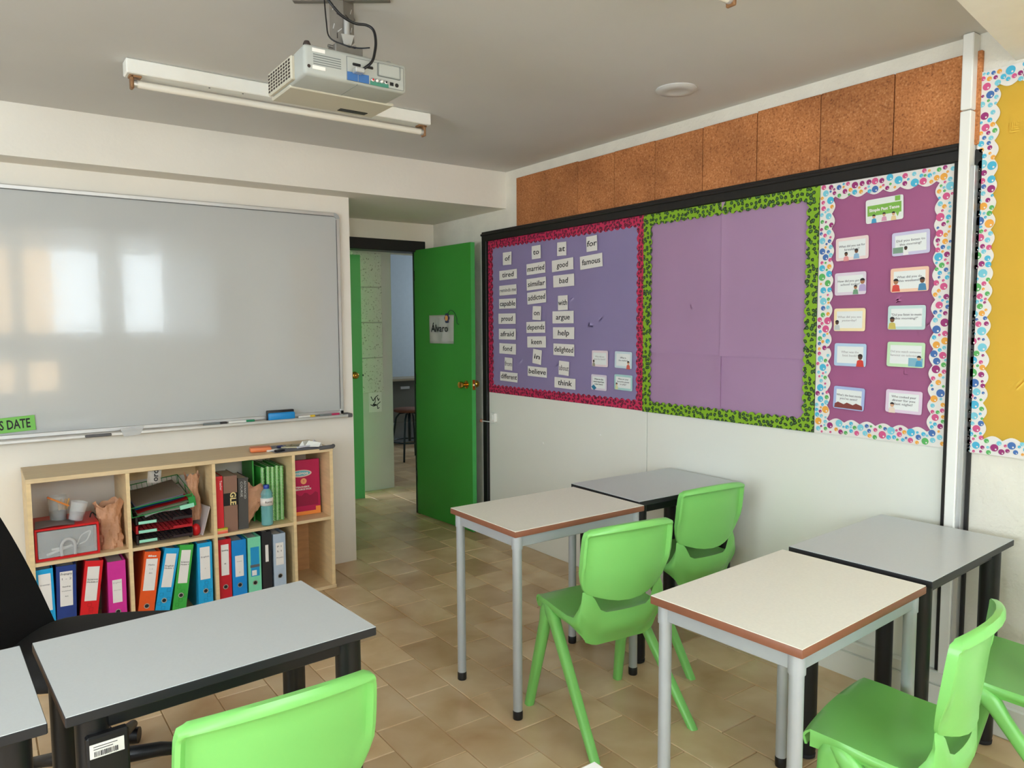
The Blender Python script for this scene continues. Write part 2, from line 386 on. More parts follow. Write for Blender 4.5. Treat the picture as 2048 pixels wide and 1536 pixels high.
bm = BM(); add_box(bm, (0.80, -1.72, 0.68), (1.3, -1.62, 1.08)); add_box(bm, (1.5, -1.72, 0.68), (2.6, -1.62, 1.08)); struct(obj('lower_pane_blocker', bm, M['white']))  # unseen panels added to block the lower panes and dim their whiteboard reflection
# lowered ceiling edge near the windows, at the right
bm = BM(); pts = [(-0.75, 0.55), (2.907, 1.10), (2.907, -1.6), (-3.0, -1.6), (-3.0, 0.2)]
a = [bm.verts.new((x, y, 2.333)) for x, y in pts]; b_ = [bm.verts.new((x, y, CZ)) for x, y in pts]
bm.faces.new(a); bm.faces.new(b_[::-1])
for i in range(5): bm.faces.new((a[i], a[(i+1) % 5], b_[(i+1) % 5], b_[i]))
bmesh.ops.recalc_face_normals(bm, faces=bm.faces)
struct(obj('trim_2', bm, M['white']))
# corridor and far room
bm = BM()
add_box(bm, (2.62, YC, 0), (XC, YC+0.12, CZ)); add_box(bm, (-1.0, YC+0.0, 2.05), (2.62, YC+0.12, CZ)); add_box(bm, (-1.0, YC+0.0, 0), (1.80, YC+0.12, 2.05))
cw = struct(obj('wall_corridor', bm, M['corr']))
struct(box('trim_3', (XC, YC+0.02, 2.09), (5.0, YC+0.1, CZ), M['corr']))
struct(box('wall_corridor_end', (-1.1, YD+0.1, 0), (-1.0, YC, CZ), M['corr']))
struct(box('wall_corridor_side', (4.9, YD-0.1, 0), (5.0, 6.1, CZ), M['corr']))
struct(box('wall_corridor_near', (XW+0.12, YD, 0), (4.9, YD+0.1, CZ), M['corr']))
struct(box('wall_far', (2.0, 8.3, 0), (6.2, 8.42, CZ), M['bluewall']))
struct(box('wall_far_left', (2.50, 6.12, 0), (2.62, 8.3, CZ), M['corr']))
bm = BM(); add_box(bm, (5.0, 5.98, 0), (6.15, 6.1, CZ)); add_box(bm, (6.0, 6.1, 0), (6.1, 8.3, 1.5)); add_box(bm, (6.0, 6.1, 2.1), (6.1, 8.3, CZ)); add_box(bm, (6.0, 6.1, 1.5), (6.1, 6.9, 2.1)); add_box(bm, (6.0, 8.1, 1.5), (6.1, 8.3, 2.1))
struct(obj('wall_far_right', bm, M['bluewall']))
# pitted acoustic panels on the corridor wall
def b_pit(nt, b):
    L = nt.links.new; g = nt.nodes.new('ShaderNodeNewGeometry')
    n1 = N(nt, 'ShaderNodeTexNoise', Scale=75.0, Detail=2.0, Roughness=0.6); L(g.outputs['Position'], n1.inputs['Vector'])
    r1 = ramp(nt, [(0.0, (110, 104, 96)), (0.335, (140, 134, 124)), (0.37, (208, 206, 196)), (1, (212, 210, 202))]); L(n1.outputs['Fac'], r1.inputs['Fac']); L(r1.outputs['Color'], b.inputs['Base Color'])
M['pitted'] = nodes_mat('pitted_acoustic_panel', b_pit, 0.8)
for z0, z1 in ((1.79, 2.08), (1.486, 1.784), (1.178, 1.48), (0.872, 1.172)):
    box('acoustic_panel', (2.66, YC-0.022, z0), (2.93, YC, z1), M['pitted'], cw, bevel=0.003)

# ---- right wall furniture: cork row, black frame, melamine panel, skirting
edges = [3.935, 3.637, 3.332, 3.03, 2.728, 2.42, 2.115, 1.807, 1.503, 1.198]
for i in range(9):
    y1, y0 = edges[i], edges[i+1]
    bm = BM(); add_box(bm, (XW-0.018+random.uniform(-0.0015, 0.0015), y0+0.0018, 2.075), (XW, y1-0.0018, 2.392+random.uniform(-0.004, 0.003)), bevel=0.002)
    obj('cork_panel', bm, M['cork'], wr)
bm = BM()
for lo, hi in (((XW-0.035, 1.255, 2.022), (XW, 4.315, 2.087)), ((XW-0.035, 4.262, 0), (XW, 4.315, 2.03)), ((XW-0.03, 1.252, 0.1), (XW, 1.272, 2.03)), ((XW-0.012, 1.185, 0.15), (XW, 1.212, 2.06))):
    add_box(bm, lo, hi, bevel=0.003)
add_box(bm, (XW-0.042, 1.255, 2.06), (XW, 4.32, 2.075), bevel=0.003)
struct(obj('trim_4', bm, M['blackwood']))
for y0, y1 in ((2.772, 4.262), (1.272, 2.768)):
    box('melamine_panel', (XW-0.016, y0, 0.0), (XW, y1, 2.022), M['panel'], wr, bevel=0.0015)
for (y_, z_) in ((3.132, 0.821), (3.66, 0.71)):
    bm = BM(); add_lathe(bm, [(0.006, 0), (0.005, -0.004), (0.001, -0.005)], 10, 0, (XW-0.016, y_, z_), 'X'); obj('screw_cap', bm, M['white'], wr)
bm = BM(); add_box(bm, (XW-0.052, 1.27, 0), (XW-0.016, 3.0, 0.10)); add_box(bm, (XW-0.052, 1.20, 0), (XW-0.0, 1.27, 0.10)); add_box(bm, (XW-0.045, 1.2, 0.10), (XW-0.016, 3.0, 0.15), bevel=0.006); add_box(bm, (XW-0.06, -1.6, 0), (XW, 1.2, 0.12), bevel=0.006)
struct(obj('baseboard_right', bm, M['panel']))

# ---- cable trunking
t = thing('cable_trunking', 'white vertical cable trunking on right wall beside the rightmost purple board', 'trunking', (XW-0.036, 1.232, 0.15))
box('trunking_cover', (-0.016, -0.018, 2.044), (0.036, 0.018, 2.303), M['pvc'], t, bevel=0.003)
box('trunking_cover', (-0.016, -0.018, 0), (0.036, 0.018, 2.040), M['pvc'], t, bevel=0.003)
box('trunking_back_plate', (-0.004, -0.034, 0.0), (0.030, -0.018, 1.85), M['alu'], t, bevel=0.001)

# ------------------------------------------------------------------ wall light fittings
t = thing('fluorescent_light', 'white ceiling batten light with one unlit bare tube behind the projector', 'ceiling light', (1.17, 3.155, CZ), group=None)
def batten(t, L_):
    box('batten_housing', (-L_/2, 0, -0.055), (L_/2, 0.075, -0.001), M['white'], t, bevel=0.004)
    bm = BM(); add_tube(bm, [(-L_/2+0.038, 0.036, -0.085), (L_/2-0.038, 0.036, -0.085)], 0.0135, 14)
    tb = obj('tube', bm, M['tube'], t, smooth=True, auto=50)
    for s in (-1, 1):
        bm = BM(); add_tube(bm, [(s*(L_/2-0.040), 0.036, -0.085), (s*(L_/2-0.028), 0.036, -0.085)], 0.0145, 14); obj('end_cap', bm, M['alu'], tb, smooth=True, auto=50)
        bm = BM(); xx = s*(L_/2-0.022)
        add_box(bm, (xx-0.006, 0.020, -0.105), (xx+0.006, 0.052, -0.055), bevel=0.003); x2 = s*(L_/2-0.045)
        add_box(bm, (min(xx, x2)-0.01, 0.020, -0.063), (max(xx, x2)+0.01, 0.056, -0.055), bevel=0.001)
        obj('tube_holder', bm, M['rust'], t)
batten(t, 1.30)
for dx in (-0.35, -0.22):
    bm = BM(); add_lathe(bm, [(0.004, 0), (0.003, -0.002)], 8, 0, (dx, 0.02, -0.055)); obj('screw', bm, M['greyrubber'], t)
t = thing('fluorescent_light', 'end of a second ceiling light fitting just showing at the top edge of the photo', 'ceiling light', (1.17, 1.375, CZ))
batten(t, 1.30)
bm = BM(); add_lathe(bm, [(0.088, 0), (0.088, -0.004), (0.080, -0.010), (0.045, -0.013), (0.04, -0.011), (0.001, -0.011)], 36)
tag(obj('ceiling_plate', bm, M['ceiling'], smooth=True, loc=(2.50, 2.24, CZ), auto=40), 'round white blanking plate on the ceiling above the boards', 'ceiling plate')

# ------------------------------------------------------------------ projector and mount
t = thing('projector_mount', 'perforated grey metal bracket and pole hanging from the ceiling above projector', 'mount', (0.98, 2.24, CZ))
bm = BM()
for a in (14, 104):
    mt = Matrix.Rotation(R(a+40), 4, 'Z'); add_box(bm, (-0.15, -0.012, -0.006), (0.15, 0.012, -0.001), 0, mt, bevel=0.002)
obj('ceiling_bracket', bm, M['mount'], t)
def perforated(s):
    bm = BM(); add_box(bm, (-0.042, 0, -0.120), (0.0, 0.003, -0.001)); add_poly(bm, [(-0.042, -0.12), (0, -0.12), (-0.006, -0.135), (-0.030, -0.132)], 0, 0.003)
    if s > 0: bmesh.ops.transform(bm, matrix=Matrix.Diagonal((-1, 1, 1, 1)), verts=bm.verts)
    return bm
for s in (-1, 1):
    o = obj('channel_plate', perforated(s), M['mount'], t, loc=(0, -0.012, 0), rot=(0, 0, R(18*s)))
    for (x_, z_, r_) in ((-0.03, -0.03, 20), (-0.014, -0.05, -60), (-0.03, -0.085, 15), (-0.012, -0.095, 50), (-0.02, -0.112, 0)):
        bm = BM(); mt = Matrix.Translation((x_*(-s), -0.0012, z_)) @ Matrix.Rotation(R(r_), 4, 'Y'); add_box(bm, (-0.0014, 0, -0.008), (0.0014, 0.001, 0.008), 0, mt); obj('slot', bm, M['alu' if r_ > 0 else 'vent'], o)
bm = BM(); add_tube(bm, [(0.005, -0.022, -0.065), (0.005, -0.022, -0.125)], 0.009, 14); obj('pole', bm, M['alu'], t, smooth=True, auto=50)
bm = BM(); add_poly(bm, [(-0.018, -0.115), (0.024, -0.112), (0.012, -0.145), (-0.008, -0.150)], -0.036, 0.004); obj('hinge_plate', bm, M['alu'], t)
bm = BM(); add_poly(bm, [(-0.018, -0.115), (0.024, -0.112), (0.012, -0.145), (-0.008, -0.150)], -0.006, 0.004); obj('hinge_plate', bm, M['alu'], t)
bm = BM(); add_box(bm, (-0.045, -0.05, -0.185), (0.045, 0.04, -0.150), bevel=0.003); add_tube(bm, [(-0.06, -0.03, -0.158), (-0.02, -0.03, -0.158)], 0.005, 8); obj('swivel_base', bm, M['mount'], t)
for x_ in (0.0, 0.018):
    bm = BM(); add_tube(bm, [(x_, -0.050, -0.152), (x_, -0.040, -0.152)], 0.006, 10); obj('bolt', bm, M['steel'], t)

P0, P1, PZ0, PZ1 = 0.797, 1.122, 2.16, 2.246
t = thing('projector', 'grey ceiling projector with ports facing the viewer', 'projector', (0.96, 2.09, PZ0))
W_ = P1-P0; hx = W_/2; D_ = 0.285; H_ = PZ1-PZ0
bm = BM(); add_box(bm, (-hx, 0, 0), (hx, D_, H_), bevel=0.012, seg=3)
for v in bm.verts:
    if v.co.y > 0.2 and v.co.z > 0.04: v.co.z -= 0.016
obj('projector_body', bm, M['projector'], t, smooth=True, auto=35)
box('lower_lid', (-hx+0.004, 0.128, -0.004), (hx+0.02, D_+0.008, 0.006), M['projwarm'], t, bevel=0.003)
box('lens_slot', (0.05, 0.245, -0.0055), (0.145, 0.272, -0.003), M['blackplastic'], t)
box('seam_line', (-0.0, 0.004, -0.0008), (0.0012, 0.126, 0.001), M['projdark'], t)
# port panel
box('port_recess', (-0.035, -0.0015, 0.006), (hx-0.012, 0.001, H_-0.012), M['projdark'], t, bevel=0.0007)
box('port_panel', (-0.033, -0.0022, 0.007), (hx-0.014, 0.0, H_-0.014), M['projector'], t, bevel=0.0007)
for i, (a, b_) in enumerate(((-0.034, -0.001), (0.001, 0.034))):
    box('blue_port_plate', (a, -0.0035, 0.006), (b_, -0.002, 0.030), M['portblue'], t)
box('green_port_plate', (0.038, -0.0035, 0.005), (0.098, -0.002, 0.016), M['portgreen'], t)
for i, (x_, cn) in enumerate(((0.046, 'red'), (0.060, 'white'), (0.075, 'white'), (0.089, 'blackplastic'))):
    bm = BM(); add_lathe(bm, [(0.006, 0), (0.0055, -0.005), (0.003, -0.005)], 12, 0, (x_, -0.002, 0.020), 'Y'); s = obj('socket', bm, M['alu'], t, smooth=True)
    bm = BM(); add_lathe(bm, [(0.003, 0), (0.0028, -0.006)], 10, 0, (x_, -0.002, 0.020), 'Y'); obj('socket_core', bm, M[cn], s)
box('data_port', (0.103, -0.003, 0.014), (0.115, -0.001, 0.024), M['blackplastic'], t)
bm = BM(); add_lathe(bm, [(0.006, 0), (0.006, -0.002)], 12, 0, (0.126, -0.0015, 0.018), 'Y'); obj('round_port', bm, M['blackplastic'], t)
for x_ in (-0.004, 0.036):
    bm = BM(); add_box(bm, (x_-0.013, -0.004, 0.050), (x_+0.013, -0.001, 0.058), bevel=0.002); obj('video_port', bm, M['blackplastic'], t)
box('cable_connector', (-0.018, -0.028, 0.026), (0.010, -0.002, 0.040), M['alu'], t, bevel=0.002)
box('cover_frame', (0.062, -0.004, 0.034), (0.138, -0.002, 0.074), M['projdark'], t, bevel=0.002)
box('cover_plate', (0.065, -0.006, 0.036), (0.135, -0.003, 0.072), M['projector'], t, bevel=0.003)
for k in range(5): box('louvre', (-0.135, -0.0012, 0.032+k*0.0065), (-0.052, 0.001, 0.0345+k*0.0065), M['projdark'], t)
for z_ in (0.066, 0.018): box('white_sticker', (-0.138, -0.0016, z_), (-0.100, 0.0, z_+0.010), M['paper'], t)
bm = BM(); add_lathe(bm, [(0.005, 0), (0.004, -0.002)], 12, 0, (-0.148, 0.0, 0.024), 'Y'); obj('lock_hole', bm, M['vent'], t)
# side grille
bm = BM(); add_box(bm, (-hx-0.010, 0.075, 0.004), (-hx+0.004, D_-0.004, H_-0.014), bevel=0.003); g = obj('side_grille', bm, M['projwarm'], t)
bm = BM()
for a in range(9):
    for b_ in range(6):
        y = 0.085+a*0.022; z = 0.011+b_*0.0095
        if abs(a-4.5) < 0.6 and False: continue
        add_box(bm, (-hx-0.0112, y, z), (-hx-0.009, y+0.013, z+0.0055))
o = obj('grille_holes', bm, M['vent'], g); o['kind'] = 'stuff'
for (x_, y_) in ((-0.145, 0.02), (0.12, 0.04), (-0.13, 0.22)):
    bm = BM(); add_lathe(bm, [(0.010, H_-0.02), (0.011, H_+0.004), (0.007, H_+0.012), (0.001, H_+0.013)], 14, 0, (x_, y_, 0)); obj('foot', bm, M['vent'] if x_ < 0 else M['projector'], t, smooth=True)
def bez(name, pts, r, m, parent=None):
    # smooth tube through points (Catmull-Rom)
    P = [Vector(p) for p in pts]; P = [P[0]*2-P[1]]+P+[P[-1]*2-P[-2]]; out = []
    for i in range(1, len(P)-2):
        for k in range(6):
            u = k/6; a, b_, c, d = P[i-1], P[i], P[i+1], P[i+2]
            out.append(0.5*((2*b_)+(c-a)*u+(2*a-5*b_+4*c-d)*u*u+(3*b_-a-3*c+d)*u**3))
    out.append(P[-2])
    bm = BM(); add_tube(bm, out, r, 8); return obj(name, bm, m, parent, smooth=True)
c1 = bez('video_cable', [(0.86, 2.16, 2.452), (0.885, 2.12, 2.393), (0.911, 2.11, 2.36), (0.935, 2.11, 2.347), (0.966, 2.11, 2.34), (0.996, 2.10, 2.339), (1.013, 2.09, 2.325), (1.015, 2.08, 2.293), (1.007, 2.07, 2.258), (0.993, 2.065, 2.222), (0.962, 2.072, 2.194)], 0.0042, M['blackplastic'])
tag(c1, 'thick black video cable looping down into the projector ports', 'cable')
c2 = bez('power_cable', [(0.906, 2.2, 2.452), (0.908, 2.19, 2.36), (0.912, 2.18, 2.312), (0.94, 2.16, 2.292), (0.975, 2.12, 2.275), (1.0, 2.09, 2.272)], 0.0022, M['blackplastic'])
tag(c2, 'thin black cable running behind the projector pole', 'cable')

# ------------------------------------------------------------------ green door with name sign
DV = Vector((2.788-2.742, 4.323-5.039, 0)); DL = DV.length; DA = math.atan2(DV.y, DV.x)
door = thing('green_door', 'open green door with a name sign and brass knobs', 'door', (2.742, 5.039, 0.006), DA)
# local x along the leaf from hinge to free edge; local y = away from camera side
bm = BM(); add_box(bm, (0, 0, 0), (DL, 0.034, 2.012))
for f in bm.faces:
    if f.normal.x > 0.5 or f.calc_center_median().x > DL-0.001: f.material_index = 1
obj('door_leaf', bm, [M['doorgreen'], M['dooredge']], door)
for s in (-1, 1):
    bm = BM(); y0 = 0 if s < 0 else 0.034
    add_lathe(bm, [(0.028, y0), (0.028, y0+s*0.005), (0.013, y0+s*0.010), (0.011, y0+s*0.028), (0.022, y0+s*0.036), (0.025, y0+s*0.05), (0.021, y0+s*0.062), (0.001, y0+s*0.064)], 22, 0, (DL-0.062, 0, 1.035), 'Y')
    obj('door_knob', bm, M['brass'], door, smooth=True, auto=60)
box('latch_plate', (DL-0.0005, 0.005, 1.0), (DL+0.0015, 0.029, 1.07), M['brass'], door)
box('latch_bolt', (DL, 0.011, 1.027), (DL+0.010, 0.023, 1.043), M['steel'], door, bevel=0.002)
for z_ in (0.25, 1.0, 1.78):
    bm = BM(); add_tube(bm, [(-0.004, 0.0, z_), (-0.004, 0.0, z_+0.08)], 0.006, 10); obj('hinge', bm, M['blackplastic'], door, smooth=True)
def on_door(x, z, off=0.0):   # world point on the visible face of the leaf
    d = DV.normalized(); n = Vector((d.y, -d.x, 0)); p = Vector((2.742, 5.039, 0.006))+d*x+n*off; p.z = z; return p
# which side faces the viewer: local -y
sx0, sx1 = 0.21, 0.52
t = thing('name_sign', 'crinkled white paper sign reading Álvaro taped to the green door', 'sign', on_door((sx0+sx1)/2, 1.425, 0.003), DA)
bm = BM(); grid(bm, 24, 10, lambda u, v: ((u-0.5)*(sx1-sx0), -0.003-0.0035*math.sin(u*14+v*2), (v-0.5)*0.205))
bmesh.ops.solidify(bm, geom=bm.faces[:], thickness=0.001); obj('sheet', bm, M['paper'], t, smooth=True)
text('name_lettering', 'Álvaro', 0.075, (-0.02, -0.009, 0.005), M['ink'], t, width=0.215, bold=0.0008)
# small felt flower clip with wire tail
t = thing('flower_pin', 'tiny flower pin with a curly wire tail on the door sign', 'pin', on_door(0.445, 1.505, 0.01), DA)
bm = BM()
for k in range(6): add_poly(bm, circ(0.019*math.cos(k*math.pi/3), 0.024*math.sin(k*math.pi/3), 0.011, 0.014, 10), -0.006, 0.004)
obj('petals', bm, colmat('navy_felt', (52, 56, 84)), t)
bm = BM(); add_poly(bm, circ(0, 0, 0.016, 0.020, 14), -0.010, 0.005); obj('flower_centre', bm, colmat('ochre_felt', (206, 150, 84)), t)
bez('wire_tail', [(0.01, -0.006, 0.03), (0.05, -0.008, 0.055), (0.095, -0.008, 0.04), (0.125, -0.008, 0.0), (0.13, -0.008, -0.035), (0.15, -0.008, -0.045)], 0.0022, M['teal'], t)

# second green door across the corridor
t = thing('green_door', 'narrow slice of second green door across the corridor', 'door', (2.625, 5.745, 0.006), R(166))
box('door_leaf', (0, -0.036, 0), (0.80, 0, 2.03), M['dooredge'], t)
bm = BM(); add_lathe(bm, [(0.03, 0), (0.03, 0.005), (0.012, 0.010), (0.012, 0.028), (0.024, 0.036), (0.027, 0.05), (0.02, 0.06), (0.001, 0.062)], 20, 0, (0.065, 0, 1.04), 'Y'); obj('door_knob', bm, M['brass'], t, smooth=True)
box('latch_bolt', (-0.012, -0.026, 1.03), (0, -0.012, 1.045), M['teal'], t)
# small cartoon-less sketch sheet
t = thing('sketch_sheet', 'small white sheet with a black ink sketch below the corridor wall panels', 'drawing', (2.855, YC-0.003, 0.785))
box('sheet', (-0.062, -0.001, -0.088), (0.062, 0.001, 0.088), M['card'], t)
bm = BM()
for pts in ([(-0.04, 0.05), (-0.02, 0.01), (0.0, 0.04), (0.03, 0.06)], [(0.0, 0.04), (0.0, 0.0), (-0.03, -0.03)], [(-0.045, -0.02), (-0.02, -0.035), (0.01, -0.03), (0.05, 0.0)], [(0.02, -0.03), (0.022, -0.06), (0.04, -0.05)], [(0.02, 0.04), (0.03, 0.01), (0.04, 0.03)]):
    for a, b_ in zip(pts[:-1], pts[1:]):
        d = Vector((b_[0]-a[0], b_[1]-a[1])).normalized()*0.004; add_poly(bm, [(a[0]-d.y, a[1]+d.x), (a[0]+d.y, a[1]-d.x), (b_[0]+d.y*0.7, b_[1]-d.x*0.7), (b_[0]-d.y*0.7, b_[1]+d.x*0.7)], -0.0016, 0.0004)
add_poly(bm, circ(-0.005, -0.025, 0.016, 0.010), -0.0016, 0.0004)
obj('ink_sketch', bm, M['ink'], t)
# stool and bench in the far room
t = thing('stool', 'dark metal stool with brown round seat in the room beyond the doorway', 'stool', (3.83, 7.2, 0))
bm = BM(); add_lathe(bm, [(0.165, 0.525), (0.17, 0.535), (0.17, 0.55), (0.16, 0.558), (0.001, 0.558)], 28); obj('seat', bm, M['stoolwood'], t, smooth=True, auto=40)
for k in range(4):
    a = R(45+90*k); c, s = math.cos(a), math.sin(a)
    bm = BM(); add_tube(bm, [(0.05*c, 0.05*s, 0.51), (0.11*c, 0.11*s, 0.50), (0.15*c, 0.15*s, 0.45), (0.19*c, 0.19*s, 0.22), (0.215*c, 0.215*s, 0.0)], 0.011, 8); obj('leg', bm, M['teal'], t, smooth=True)
bm = BM(); add_tube(bm, [(0, 0, 0.53), (0, 0, 0.2)], 0.016, 10); obj('screw_column', bm, M['teal'], t, smooth=True)
bm = BM(); add_tube(bm, [(0.19*math.cos(R(10*k)), 0.19*math.sin(R(10*k)), 0.2) for k in range(37)], 0.008, 8); obj('foot_ring', bm, M['teal'], t, smooth=True)
t = thing('side_bench', 'pale bench top against the wall of the far room', 'bench', (4.3, 8.1, 0))
box('bench_top', (-0.9, -0.18, 0.80), (0.9, 0.19, 0.825), colmat('pale_bench', (150, 140, 120)), t)
box('bench_front', (-0.88, -0.12, 0.30), (0.88, -0.10, 0.80), colmat('grey_bench', (96, 98, 92)), t)
for x_ in (-0.85, 0.85): box('leg', (x_-0.02, -0.15, 0), (x_+0.02, 0.15, 0.8), M['teal'], t)
box('grab_handle', (-0.18, -0.15, 0.70), (-0.06, -0.12, 0.73), M['alu'], t)

# light switch with cord on the black frame
t = thing('light_switch', 'small white switch box below the lower left corner of the purple word board', 'switch', (XW-0.016, 4.195, 0.822), R(-90))
box('switch_box', (-0.028, -0.022, -0.03), (0.028, 0, 0.03), M['pvc'], t, bevel=0.004)
box('rocker', (-0.014, -0.026, -0.016), (0.010, -0.021, 0.016), M['white'], t, bevel=0.002)
bm = BM(); add_tube(bm, [(-0.12, -0.03, -0.034), (0.03, -0.02, -0.032)], 0.0035, 8); obj('feed_wire', bm, M['pvc'], t)
bm = BM(); add_lathe(bm, [(0.004, -0.135), (0.011, -0.13), (0.011, -0.118), (0.004, -0.112)], 12, 0, (0, -0.03, -0.034), 'X'); obj('door_stop_tip', bm, colmat('copper_tip', (170, 110, 84)), t, smooth=True)

# ------------------------------------------------------------------ whiteboard
WX0, WX1, WZ0, WZ1 = -0.9, 1.806, 0.925, 2.118
wb = thing('whiteboard', 'large white glossy marker board with aluminium frame on the left wall', 'whiteboard', (0, YB, 0))
box('writing_surface', (WX0+0.01, -0.016, WZ0+0.01), (WX1-0.01, -0.004, WZ1-0.01), M['board'], wb)
bm = BM()
add_box(bm, (WX0, -0.022, WZ1-0.022), (WX1-0.03, 0, WZ1), bevel=0.003); add_box(bm, (WX0, -0.022, WZ0), (WX1, 0, WZ0+0.022), bevel=0.003)
add_box(bm, (WX1-0.022, -0.022, WZ0), (WX1, 0, WZ1-0.03), bevel=0.003); add_box(bm, (WX0, -0.022, WZ0), (WX0+0.022, 0, WZ1), bevel=0.003)
obj('frame', bm, M['alu'], wb)
bm = BM(); add_poly(bm, [(WX1-0.034, WZ1), (WX1-0.034, WZ1-0.024)]+[(WX1-0.034+0.012*math.sin(a), WZ1-0.034+0.010*math.cos(a)) for a in (0.2, 0.8, 1.4)]+[(WX1-0.024, WZ1-0.034), (WX1, WZ1-0.034)]+[(WX1-0.034+0.034*math.cos(a), WZ1-0.034+0.034*math.sin(a)) for a in (0.3, 0.7, 1.1, 1.45)], -0.024, 0.024)
obj('corner_cap', bm, M['greymetal'], wb)
bm = BM(); add_box(bm, (WX0, -0.024, WZ1-0.0235), (WX1-0.04, -0.0215, WZ1-0.021)); add_box(bm, (WX1-0.0235, -0.024, WZ0+0.03), (WX1-0.021, -0.0215, WZ1-0.04)); obj('frame_groove', bm, M['greyrubber'], wb)
bm = BM(); add_box(bm, (WX0, -0.085, WZ0-0.014), (WX1, -0.018, WZ0-0.006), bevel=0.002); add_box(bm, (WX0, -0.088, WZ0-0.014), (WX1, -0.080, WZ0+0.002), bevel=0.002); obj('pen_tray', bm, M['alu'], wb)
box('tray_end_cap', (WX1-0.004, -0.090, WZ0-0.018), (WX1+0.028, -0.016, WZ0+0.006), M['greyrubber'], wb, bevel=0.006, seg=2)
TZ = WZ0-0.006
def marker(x, y, ln, rgb, label, body='white', cap=0.35, name='marker_pen'):
    t = thing(name, label, 'marker', (x, YB+y, TZ+0.0085))
    bm = BM(); add_tube(bm, [(0, 0, 0), (ln*(1-cap), 0, 0)], 0.008, 12); obj('barrel', bm, M[body] if body in M else body, t, smooth=True, auto=50)
    bm = BM(); add_tube(bm, [(ln*(1-cap), 0, 0), (ln, 0, 0)], 0.0085, 12); obj('pen_cap', bm, colmat('cap_%d_%d_%d' % rgb, rgb), t, smooth=True, auto=50)
marker(1.12, -0.055, 0.14, (40, 140, 96), 'whiteboard marker with green cap left of the blue eraser', cap=0.33)
marker(0.99, -0.055, 0.12, (48, 48, 50), 'whiteboard marker with black cap on the tray', body='projdark', cap=0.3)
marker(1.51, -0.055, 0.10, (222, 186, 50), 'whiteboard marker with yellow end right of the blue eraser', cap=0.3)
marker(1.64, -0.055, 0.12, (188, 40, 90), 'whiteboard marker with crimson band near tray corner', body='projdark', cap=0.4)
t = thing('whiteboard_eraser', 'blue and black whiteboard eraser standing on the pen tray', 'eraser', (1.41, YB-0.055, TZ))
box('felt_pad', (-0.078, 0.0, 0.0), (0.078, 0.022, 0.058), M['blackplastic'], t, bevel=0.004, seg=2)
box('eraser_handle', (-0.075, -0.024, 0.002), (0.076, 0.001, 0.046), colmat('eraser_blue', (32, 140, 210), 0.35), t, bevel=0.008, seg=3)
t = thing('tray_clip', 'clear plastic bracket clipped on the whiteboard pen tray', 'clip', (0.64, YB-0.058, TZ))
bm = BM(); add_poly(bm, [(-0.055, 0.024), (0.055, 0.030), (0.035, -0.012), (-0.04, -0.016)], -0.034, 0.008); obj('clip_face', bm, M['frost'], t)
box('clip_back', (-0.05, -0.026, 0.0), (0.05, 0.02, 0.004), M['frost'], t)
t = thing('grey_marker', 'flat grey marker lying at the left part of the pen tray', 'marker', (0.43, YB-0.088, TZ-0.002))
box('barrel', (0, -0.012, -0.004), (0.115, 0.0, 0.010), M['greyrubber'], t, bevel=0.003)
t = thing('date_card', "green laminated card lettered TODAY'S DATE on the lower whiteboard", 'sign', (0.07, YB-0.018, 0.99), rot=(0, R(-3), 0))
box('laminated_card', (-0.125, -0.004, -0.036), (0.162, 0, 0.036), colmat('lime_card', (116, 188, 84)), t, bevel=0.0012)
text('date_lettering', "TODAY'S DATE", 0.062, (0.142, -0.0048, -0.001), M['ink'], t, width=0.262, align='RIGHT', bold=0.0012)

# ------------------------------------------------------------------ bulletin boards
RB = R(-90)
def scallop_frame(par, y0l, w_, h_, bw, m, wave=0.045, amp=0.008, side=None):
    """four border strips; local x 0..w_, z 0..h_; inner edges scalloped"""
    def strip(L_, flip):
        n = max(2, round(L_/wave)); pts = []; S = n*8
        for k in range(S+1):
            u = k/S; pts.append((u*L_, bw-amp+amp*abs(math.sin(math.pi*n*u))*1.6))
        bm = BM(); lo = [bm.verts.new((p[0], 0, 0)) for p in pts]; hi = [bm.verts.new((p[0], 0, p[1])) for p in pts]
        for k in range(S): bm.faces.new((lo[k], lo[k+1], hi[k+1], hi[k]))
        r = bmesh.ops.extrude_face_region(bm, geom=bm.faces[:]); vs = [e for e in r['geom'] if isinstance(e, bmesh.types.BMVert)]
        bmesh.ops.translate(bm, verts=vs, vec=(0, 0.0012, 0)); return bm
    out = []
    for nm, L_, T in (('bottom', w_, Matrix.Identity(4)), ('top', w_, Matrix.Translation((w_, 0, h_)) @ Matrix.Rotation(math.pi, 4, 'Y')),
                      ('left', h_, Matrix.Translation((0, 0, h_)) @ Matrix.Rotation(R(90), 4, 'Y')), ('right', h_, Matrix.Translation((w_, 0, 0)) @ Matrix.Rotation(R(-90), 4, 'Y'))):
        bm = strip(L_, False); off = -0.0055 if nm in ('left', 'right') else -0.004
        bmesh.ops.transform(bm, matrix=Matrix.Translation((0, off, 0)) @ T, verts=bm.verts)
        out.append(obj('border_strip', bm, m, par))
    return out
